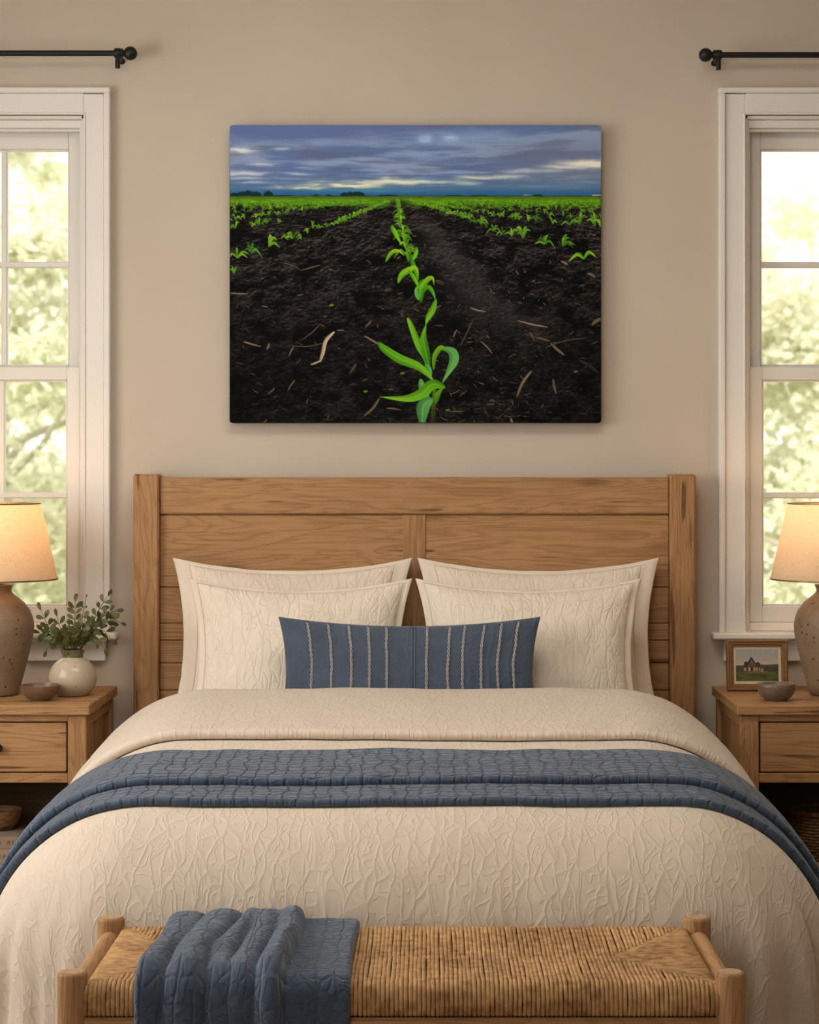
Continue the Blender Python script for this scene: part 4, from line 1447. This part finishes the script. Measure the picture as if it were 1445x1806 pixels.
for i, ((px, py), dy, nl, bend, lab) in enumerate(SPR):
    tip = W(px, py, VY + dy)
    ang = rnd.random() * 2 * PI
    rt = Vector((VX + (tip.x - VX) * 0.10, VY + dy * 0.25, NZ + 0.066))
    nkp = Vector((VX + max(-0.021, min(0.021, (tip.x - VX) * 0.26)), VY + max(-0.017, min(0.017, dy * 0.4)), NZ + 0.125))
    mid = nkp.lerp(tip, 0.5) + Vector((0, 0, bend))
    # quadratic curve from the neck to the tip
    def B(t, a=nkp, b=mid, c=tip):
        b2 = b * 2 - (a + c) * 0.5
        return a * (1 - t) ** 2 + b2 * 2 * t * (1 - t) + c * t * t
    pts = [rt] + [B(k / 12) for k in range(13)]
    r = thing('leafy_sprig', lab, 'plant', tuple(rt), 'leafy stems in the vase')
    MB().tube(pts, [0.0014] * 3 + [0.0014 - 0.0009 * k / 11 for k in range(11)], 6).build('stem', M['sprig_stem'], r, sharp=0)
    lf = MB()
    small = 0.45 if nl == 3 else 1.0
    for k in range(nl + 1):
        t = (0.42 + 0.56 * k / nl) if nl == 3 else (0.12 + 0.86 * k / nl)
        c = B(t); tg = (B(min(t + 0.05, 1)) - B(max(t - 0.05, 0))).normalized()
        for sd in ((-1, 1) if k < nl else (0,)):
            az = rnd.uniform(-0.6, 0.6)
            sv = tg.cross(Vector((0, 1, 0))).normalized()
            sv = (Matrix.Rotation(az, 3, tg) @ sv)
            d = (tg * (0.75 if sd else 1.0) + sv * sd * rnd.uniform(0.75, 1.05)).normalized()
            up = (d.cross(tg) if sd else tg.cross(sv)).normalized()
            if up.length < 0.5: up = Vector((0, -1, 0))
            L = rnd.uniform(0.024, 0.033) * small * (1.0 - 0.25 * t)
            wd = L * rnd.uniform(0.46, 0.62)
            nrm = up if up.y < 0 else -up
            wv = d.cross(nrm).normalized()
            nrm = (Matrix.Rotation(rnd.uniform(-0.5, 0.5), 3, d) @ nrm); wv = d.cross(nrm).normalized()
            prof = ((0.0, 0.06), (0.12, 0.30), (0.3, 0.72), (0.5, 0.96), (0.7, 1.0), (0.86, 0.76), (0.96, 0.40), (1.0, 0.08))
            curl = rnd.uniform(0.05, 0.35)
            rows = []
            for q, ww in prof:
                cc = c + d * (L * q + 0.002) - nrm * (curl * L * q * q)
                hw = wd / 2 * ww
                rows.append([cc - wv * hw + nrm * hw * 0.22, cc, cc + wv * hw + nrm * hw * 0.22])
            lf.grid(rows)
    tag(lf.build('leaves', M['sprig_leaf'], r, sharp=0, recalc=False), kind=None)

# ================================================================== bowls, framed picture, books, basket
def lathe_thing(name, label, cat, mat, prof, loc, group=None, seg=56, sharp=50):
    o = MB().lathe(prof, loc, seg).build(name, mat, None, loc, sharp=sharp)
    return tag(o, label, cat, group)


lathe_thing('bowl', 'small flared brown bowl on the left nightstand in front of the vase', 'bowl', M['bowl_ceramic'],
            [(0, 0), (0.024, 0), (0.0255, 0.003), (0.033, 0.007), (0.041, 0.0135), (0.0475, 0.022), (0.0515, 0.031), (0.0538, 0.039), (0.0545, 0.0415), (0.0528, 0.0418), (0.050, 0.034), (0.044, 0.022), (0.034, 0.012), (0.022, 0.008), (0, 0.007)],
            (-0.993, -0.405, NZ))
lathe_thing('bowl', 'small straight-sided taupe bowl on the right nightstand in front of the picture', 'bowl', M['bowl_grey'],
            [(0, 0), (0.027, 0), (0.029, 0.003), (0.041, 0.012), (0.048, 0.024), (0.0505, 0.036), (0.0508, 0.043), (0.0490, 0.046), (0.043, 0.0465), (0.040, 0.044), (0.036, 0.030), (0.026, 0.016), (0, 0.012)],
            (0.964, -0.405, NZ))

# framed picture, leaning back a little
FX, FY, FW_, FH_ = 0.951, -0.175, 0.1695, 0.1400
TL = 0.12
pf = thing('picture_frame', 'small wooden picture frame showing a gabled house, on the right nightstand', 'picture frame', (FX, FY, NZ))
bar = 0.0185
m = MB()
loops = []
for o_, y_ in ((0.0185, 0.006), (0, 0.006), (0, -0.011), (0.002, -0.014), (0.005, -0.015), (0.008, -0.0125), (0.012, -0.0125), (0.0145, -0.010), (0.0165, -0.0095), (0.0185, -0.0075), (0.0185, 0.006)):
    loops.append([(FX - FW_ / 2 + o_, y_, NZ + o_), (FX + FW_ / 2 - o_, y_, NZ + o_), (FX + FW_ / 2 - o_, y_, NZ + FH_ - o_), (FX - FW_ / 2 + o_, y_, NZ + FH_ - o_)])
for A, B in zip(loops, loops[1:]):
    m.add(A + B, [(k, (k + 1) % 4, 4 + (k + 1) % 4, 4 + k) for k in range(4)])


def lean(m):
    out = []
    for x, y, z in m.v:
        out.append((x, FY + y * math.cos(TL) + (z - NZ) * math.sin(TL), NZ + 0.0017 + (z - NZ) * math.cos(TL) - y * math.sin(TL)))
    m.v = out
    return m


lean(m).build('frame', M['frame_wood'], pf)
m = MB().box(FX - FW_ / 2 + bar - 0.002, FX + FW_ / 2 - bar + 0.002, -0.003, 0.004, NZ + bar - 0.002, NZ + FH_ - bar + 0.002, b=0.0005)
lean(m).build('mat_board', M['mat_board'], pf)
m = MB().box(FX - 0.02, FX + 0.02, 0.006, 0.012, NZ + 0.01, NZ + FH_ * 0.7, b=0.001)
lean(m).build('easel_back', M['frame_wood'], pf)


def paint_house():
    p = Paint(150, 112)
    x, y = p.x, p.y
    n = VN(31)
    p.im[:] = lerp(np.broadcast_to(np.array([172, 166, 158.]), p.im.shape).copy(), (196, 176, 156), sm(20, 62, y))
    p.im[:] = lerp(p.im, (88, 82, 66), sm(57, 60, y + 3 * n.fbm(x / 6, y / 6, 3) + 2 * np.abs(x - 20) / 60 * (x > 90)))
    g = lerp(np.broadcast_to(np.array([98, 100, 60.]), p.im.shape).copy(), (78, 78, 44), sm(0.4, 0.7, n.fbm(x / 20, y / 3, 4)))
    p.im[:] = np.where((y > 80)[..., None], g, p.im)
    p.im[:] = np.where(((y > 62) & (y <= 80) & (x < 28))[..., None], np.array([86, 80, 60.]), p.im)
    def poly(pts, col, a=1.0):
        pts = np.array(pts, float)
        ins = np.zeros(x.shape, bool)
        j = len(pts) - 1
        for i in range(len(pts)):
            xi, yi = pts[i]; xj, yj = pts[j]
            with np.errstate(divide='ignore', invalid='ignore'):
                c = ((yi > y) != (yj > y)) & (x < (xj - xi) * (y - yi) / (yj - yi + 1e-9) + xi)
            ins ^= c; j = i
        p.im[ins] = p.im[ins] * (1 - a) + np.array(col, float) * a
    poly([(26, 76), (30, 46), (36, 42), (44, 48), (44, 76)], (70, 62, 52))                     # left wing
    poly([(70, 76), (70, 48), (80, 44), (88, 52), (90, 76)], (74, 66, 56))                     # right wing
    poly([(38, 52), (55, 27), (74, 54), (72, 58), (55, 36), (42, 58)], (58, 50, 44))          # gable roof
    poly([(42, 58), (55, 36), (71, 58), (71, 77), (42, 77)], (104, 88, 72))
    poly([(48, 47), (55, 40), (62, 47)], (140, 120, 98))
    for a, b_ in ((29, 37), (45, 52), (62, 69), (72, 78), (82, 87)):
        poly([(a, 77), (a, 66), ((a + b_) / 2, 62), (b_, 66), (b_, 77)], (198, 162, 124), 0.85)
    poly([(54, 77), (54, 60), (60, 60), (60, 77)], (58, 48, 40))
    poly([(88, 78), (92, 66), (100, 72), (112, 76), (112, 79)], (190, 160, 122), 0.8)
    p.im[:] = lerp(p.im, (72, 72, 62), (sm(62, 66, y + 4 * n.fbm(x / 5, y / 5, 3)) * (y < 78) * (x > 96)) * 0.85)
    poly([(40, 79), (95, 79), (110, 81), (40, 82)], (150, 118, 86), 0.8)
    return np.clip(p.im * (0.94 + 0.12 * n.fbm(x / 3, y / 3, 2))[..., None], 0, 255)


ph = 0.0073
px0, px1, pz0, pz1 = FX - FW_ / 2 + bar + ph, FX + FW_ / 2 - bar - ph, NZ + bar + ph, NZ + FH_ - bar - ph
o = print_face('photograph', paint_house(), px0, px1, pz0, pz1, 0, pf, M['photo'], gain=0.85)
co = np.empty(len(o.data.vertices) * 3, dtype=np.float32); o.data.vertices.foreach_get('co', co); co = co.reshape(-1, 3)
zl = co[:, 2].copy()
co[:, 1] = -0.0036 * math.cos(TL) + zl * math.sin(TL)
co[:, 2] = 0.0017 + zl * math.cos(TL) + 0.0036 * math.sin(TL)
o.data.vertices.foreach_set('co', co.ravel()); o.data.update()

# books and wooden bowl on the lower shelf, left
SZ = 0.2445
BF = -0.455


def spine_text(body, size, x, z, Y, parent):
    cu = bpy.data.curves.new('spine_lettering', 'FONT')
    cu.body = body; cu.size = size; cu.align_x = 'RIGHT'; cu.extrude = 0.0001
    cu.space_character = 1.35
    tmp = bpy.data.objects.new('tmp_text', cu)
    COL.objects.link(tmp)
    dg = bpy.context.evaluated_depsgraph_get()
    me = bpy.data.meshes.new_from_object(tmp.evaluated_get(dg))
    bpy.data.objects.remove(tmp); bpy.data.curves.remove(cu)
    me.name = 'spine_lettering'
    base = BASE[parent.name]
    me.transform(Matrix.Translation(Vector((x, Y, z)) - base) @ Matrix.Rotation(PI / 2, 4, 'X'))
    me.materials.clear(); me.materials.append(M['ink'])
    o = bpy.data.objects.new('spine_lettering', me)
    COL.objects.link(o); o.parent = parent; BASE[o.name] = base
    return o


def book(label, x0, x1, z0, z1, y1, mat, text, tx):
    r = thing('book', label, 'book', ((x0 + x1) / 2, BF, z0), 'books on the lower shelf')
    m = MB()
    m.box(x0, x1, BF, y1, z1 - 0.0035, z1, b=0.001)
    m.box(x0, x1, BF, y1, z0, z0 + 0.0035, b=0.001)
    m.box(x0, x1, BF, BF + 0.004, z0, z1, b=0.0015)
    m.build('cover', mat, r)
    box('pages', M['pages'], r, x0 + 0.003, x1 - 0.003, BF + 0.0035, y1 - 0.003, z0 + 0.0032, z1 - 0.0032, b=0.0005)
    h = z1 - z0
    spine_text(text, h * 0.42, tx, z0 + h * 0.34, BF - 0.0003, r)
    return r


bx_ = W(33, 1470, BF).x
book('tan hardback lying flat on the nightstand shelf under another book', -1.275, bx_ - 0.004, SZ, SZ + 0.0385, -0.235, M['book_cloth_pale'], 'HER.', bx_ - 0.026)
book('greige hardback lying on top of the other book, under the wooden bowl', -1.27, bx_, SZ + 0.0386, SZ + 0.0745, -0.245, M['book_cloth'], 'I  RS', bx_ - 0.012)
wb = W(-8, 1467, -0.36)
lathe_thing('wooden_bowl', 'turned wooden bowl resting on the two stacked books', 'bowl', M['turned_wood'],
            [(0, 0), (0.030, 0), (0.033, 0.002), (0.046, 0.016), (0.054, 0.034), (0.0575, 0.052), (0.0575, 0.0545), (0.055, 0.0545), (0.050, 0.036), (0.040, 0.018), (0, 0.010)],
            (-1.108, -0.36, SZ + 0.0746))

# woven basket on the right shelf
bkx, bky = 1.100, -0.345
br = thing('basket', 'dark round woven basket on the lower shelf of the right nightstand', 'basket', (bkx, bky, SZ))
m = MB()
rb = lambda q: 0.078 + 0.018 * math.sin(PI * min(q * 0.75 + 0.12, 1)) 
NR = 15
for k in range(NR):
    q = k / (NR - 1)
    z = SZ + 0.005 + 0.112 * q
    R = rb(q)
    m.tube([(bkx + (R + 0.0016 * math.sin(16 * a + PI * k)) * math.cos(a), bky + (R + 0.0016 * math.sin(16 * a + PI * k)) * math.sin(a), z) for a in [2 * PI * j / 96 for j in range(97)]], 0.0044, 6, cap=False)
for j in range(32):
    a = 2 * PI * j / 32
    m.tube([(bkx + rb(q) * math.cos(a), bky + rb(q) * math.sin(a), SZ + 0.004 + 0.114 * q) for q in [k / 8 for k in range(9)]], 0.0030, 5)
m.lathe([(0, 0.002), (0.076, 0.002), (0.078, 0.006), (0, 0.006)], (bkx, bky, SZ), 32)
m.build('woven_body', M['wicker'], br, sharp=0)
m = MB()
R = rb(1.0)
for ph in (0, 2 * PI / 3, 4 * PI / 3):
    m.tube([(bkx + (R + 0.004 * math.cos(24 * a + ph)) * math.cos(a), bky + (R + 0.004 * math.cos(24 * a + ph)) * math.sin(a), SZ + 0.122 + 0.004 * math.sin(24 * a + ph))
            for a in [2 * PI * j / 240 for j in range(241)]], 0.0042, 6, cap=False)
m.build('rim', M['wicker'], br, sharp=0)

# ================================================================== bench at the foot of the bed
BYF, BYB, BZT = -2.650, -2.262, 0.500
pfl, pfr = W(128, 1713, BYF), W(1288, 1713, BYF)
bxl, bxr = pfl.x, pfr.x
bc = (bxl + bxr) / 2
bench = thing('bench', 'low oak bench with a woven rush seat at the foot of the bed', 'bench', (bc, (BYF + BYB) / 2, 0))
PR = 0.0235
LAST = [None]
M['end_grain'] = simple('end_grain_oak', (0.46, 0.30, 0.17), rough=0.6, nscale=120, namp=0.3)
for x in (bxl, bxr):
    for y in (BYF, BYB):
        LAST[0] = MB().lathe([(0, 0), (PR * 0.94, 0), (PR, 0.004), (PR, 0.25), (PR, BZT - 0.006), (PR - 0.0015, BZT - 0.0015), (PR - 0.005, BZT), (0, BZT)], (x, y, 0), 36).build('leg', M['benchZ'], bench, sharp=50).name
        MB().lathe([(0, BZT - 0.001), (PR - 0.0055, BZT - 0.001), (PR - 0.0055, BZT + 0.0004), (0, BZT + 0.0004)], (x, y, 0), 36).build('end_grain', M['end_grain'], bpy.context.scene.objects[LAST[0]])
ST = 0.482                        # seat top
for y in (BYF, BYB):
    MB().box(bxl + 0.010, bxr - 0.010, y - 0.013, y + 0.013, 0.385, ST - 0.052, b=0.004).build('apron', M['benchX'], bench)
for x in (bxl, bxr):
    MB().tube([(x, BYF + 0.01, ST - 0.0205), (x, BYB - 0.01, ST - 0.0205)], 0.0175, 24).build('end_rail', M['oakY'], bench, sharp=50)
    MB().box(x - 0.011, x + 0.011, BYF, BYB, 0.20, 0.235, b=0.005).build('stretcher', M['benchY'], bench)
MB().box(bxl, bxr, (BYF + BYB) / 2 - 0.012, (BYF + BYB) / 2 + 0.012, 0.203, 0.232, b=0.005).build('stretcher', M['benchX'], bench)
m = MB()
rndb = random.Random(4)
yf, yb = BYF - 0.012, BYB + 0.012
ym = (yf + yb) / 2
xl, xr = bxl + 0.022, bxr - 0.022
XT = 0.150                        # how far the end triangles reach in
cr = 0.0038
n = int((xr - xl) / 0.0071)
rad = 0.022
for k in range(n + 1):
    x = xl + (xr - xl) * k / n
    ed = min(x - xl, xr - x)
    reach = min(ed / XT, 1.0)     # 1 = up to the middle seam
    for sgn in (1, -1):
        y0 = yf if sgn > 0 else yb                          # outer edge
        ye = y0 + sgn * (abs(ym - y0) * reach + 0.002)
        jit = lambda a: rndb.uniform(-a, a)
        path = [(x, y0 + sgn * 0.010, ST - 0.049), (x + jit(.0006), y0 + sgn * 0.001, ST - 0.046), (x + jit(.0008), y0, ST - 0.034),
                (x + jit(.0006), y0 + sgn * 0.001, ST - 0.018), (x, y0 + sgn * 0.007, ST - 0.006), (x + jit(.0008), y0 + sgn * 0.018, ST - 0.0005)]
        if abs(ye - y0) > 0.024:
            seg = 6
            lx = jit(0.0014)
            for q in range(1, seg + 1):
                t = q / seg
                yy = y0 + sgn * 0.018 + (ye - y0 - sgn * 0.018) * t
                path.append((x + jit(.0005) + lx * math.sin(PI * t), yy, ST - 0.0005 - 0.006 * t * reach + jit(.0008)))
            path.append((x, ye, ST - 0.014))
        m.tube(path, [cr * rndb.uniform(0.94, 1.04) for _ in path], 6)
# end triangles: cords run from the seam out to the end rails
nn = int((yb - yf) / 0.0062)
for s_, xe in ((1, xl), (-1, xr)):
    for k in range(1, nn):
        y = yf + (yb - yf) * k / nn
        reach = 1 - abs(y - ym) / ((yb - yf) / 2)
        L = XT * reach
        if L < 0.008: continue
        path = [(xe - s_ * 0.004, y, ST - 0.012), (xe + s_ * 0.002, y, ST - 0.003)]
        for q in range(1, 6):
            t = q / 5
            path.append((xe + s_ * (0.004 + (L - 0.004) * t), y + rndb.uniform(-.0016, .0016), ST - 0.002 - 0.006 * t * reach + rndb.uniform(-.0008, .0008)))
        path.append((xe + s_ * (L + 0.004), y, ST - 0.014))
        m.tube(path, [0.0033 * rndb.uniform(0.85, 1.1) for _ in path], 6)
m.box(xl, xr, yf + 0.012, yb - 0.012, ST - 0.048, ST - 0.013, b=0.004)
m.build('rush_seat', M['rush'], bench, sharp=0)

# ------------------------------------------------------------------ throw over the bench
TXL, TXR = -0.419, -0.083
tw = []
NU, NV = 150, 110
# centre line: up from behind, over the seat, down the front
path = []
zt = ST + 0.006
yb2, yf2 = yb + 0.0085, yf - 0.0085
for z in (0.440, 0.452, 0.464): path.append((yb2, z))
for k in range(7):
    a = PI / 2 * k / 6
    path.append((yb2 - 0.022 * (1 - math.cos(a)), zt - 0.022 + 0.022 * math.sin(a)))
for k in range(1, 12): path.append((yb2 - 0.022 + (yf2 + 0.026 - yb2 + 0.022) * k / 12, zt))
for k in range(8):
    a = PI / 2 * k / 7
    path.append((yf2 + 0.026 * (1 - math.sin(a)), zt - 0.026 * (1 - math.cos(a))))
for k in range(1, 14): path.append((yf2 - 0.003 * k / 13, zt - 0.026 - 0.25 * k / 13))
path = [Vector((0, y, z)) for y, z in path]
cum = [0]
for a, b_ in zip(path, path[1:]): cum.append(cum[-1] + (b_ - a).length)


def tpath(t):
    L = t * cum[-1]
    for i in range(len(cum) - 1):
        if L <= cum[i + 1] + 1e-9:
            f = (L - cum[i]) / (cum[i + 1] - cum[i])
            p = path[i].lerp(path[i + 1], f)
            d = (path[min(i + 2, len(path) - 1)] - path[max(i - 1, 0)]).normalized()
            return p, Vector((0, d.z, -d.y)) * -1 if False else Vector((0, d.z, -d.y)), L
    return path[-1], Vector((0, -1, 0)), cum[-1]


RID = [(-0.376, -0.398, -0.404, 0.019, 0.033), (-0.310, -0.338, -0.348, 0.026, 0.033), (-0.262, -0.284, -0.296, 0.021, 0.022),
       (-0.232, -0.246, -0.254, 0.022, 0.025), (-0.186, -0.198, -0.206, 0.033, 0.030)]   # fold crests: behind, middle, hanging end; height, width


def ridge(k, t):
    a, b_, c = RID[k][:3]
    return a + (b_ - a) * t / 0.45 if t < 0.45 else b_ + (c - b_) * (t - 0.45) / 0.55


P, U = [], []
for i in range(NV + 1):
    t = i / NV
    p, nrm, L = tpath(t)
    if nrm.y > 0.3 and p.y > ym: pass
    row, ur = [], []
    for j in range(NU + 1):
        u = j / NU
        x = TXL + (TXR - TXL) * u
        x += 0.004 * nz3(t * 4, u * 3, 9) + (0.010 * (1 - t) * (1 - u) if u < 0.5 else 0)
        h = 0.011
        sm_ = 0.0
        for k in range(5):
            c = ridge(k, t) + 0.013 * nz3(t * 3.4, k * 3.1, 2.0)
            w = RID[k][4] * (1 + 0.30 * nz3(t * 3, k * 5.0, 6))
            d = (x - c) / w
            if k == 4 and d > 0: d *= 1.7
            if abs(d) < 1:
                sm_ += (RID[k][3] * (1 + 0.45 * nz3(t * 2.6, k * 1.7, 4)) * math.sqrt(1 - d * d)) ** 5
        h += sm_ ** 0.2
        h += 0.003 * nz3(x * 20, L * 12, 1)
        e = min(u, 1 - u) * (TXR - TXL)
        if e < 0.010: h *= math.sqrt(max(1 - (1 - e / 0.010) ** 2, 0.0))
        back = min(1.0, 0.55 + t * 3)
        row.append(Vector((x, p.y, p.z)) + nrm * (h * back)); ur.append((x, -L))
    P.append(row); U.append(ur)
tm = MB(); tm.grid(P, U)
tm.build_obj = tm.build('throw_blanket', M['throw'], None, (-0.25, (BYF + BYB) / 2, ST), sharp=0)
tag(tm.build_obj, 'slate-blue ribbed throw bunched in folds over the left of the rush bench', 'blanket')
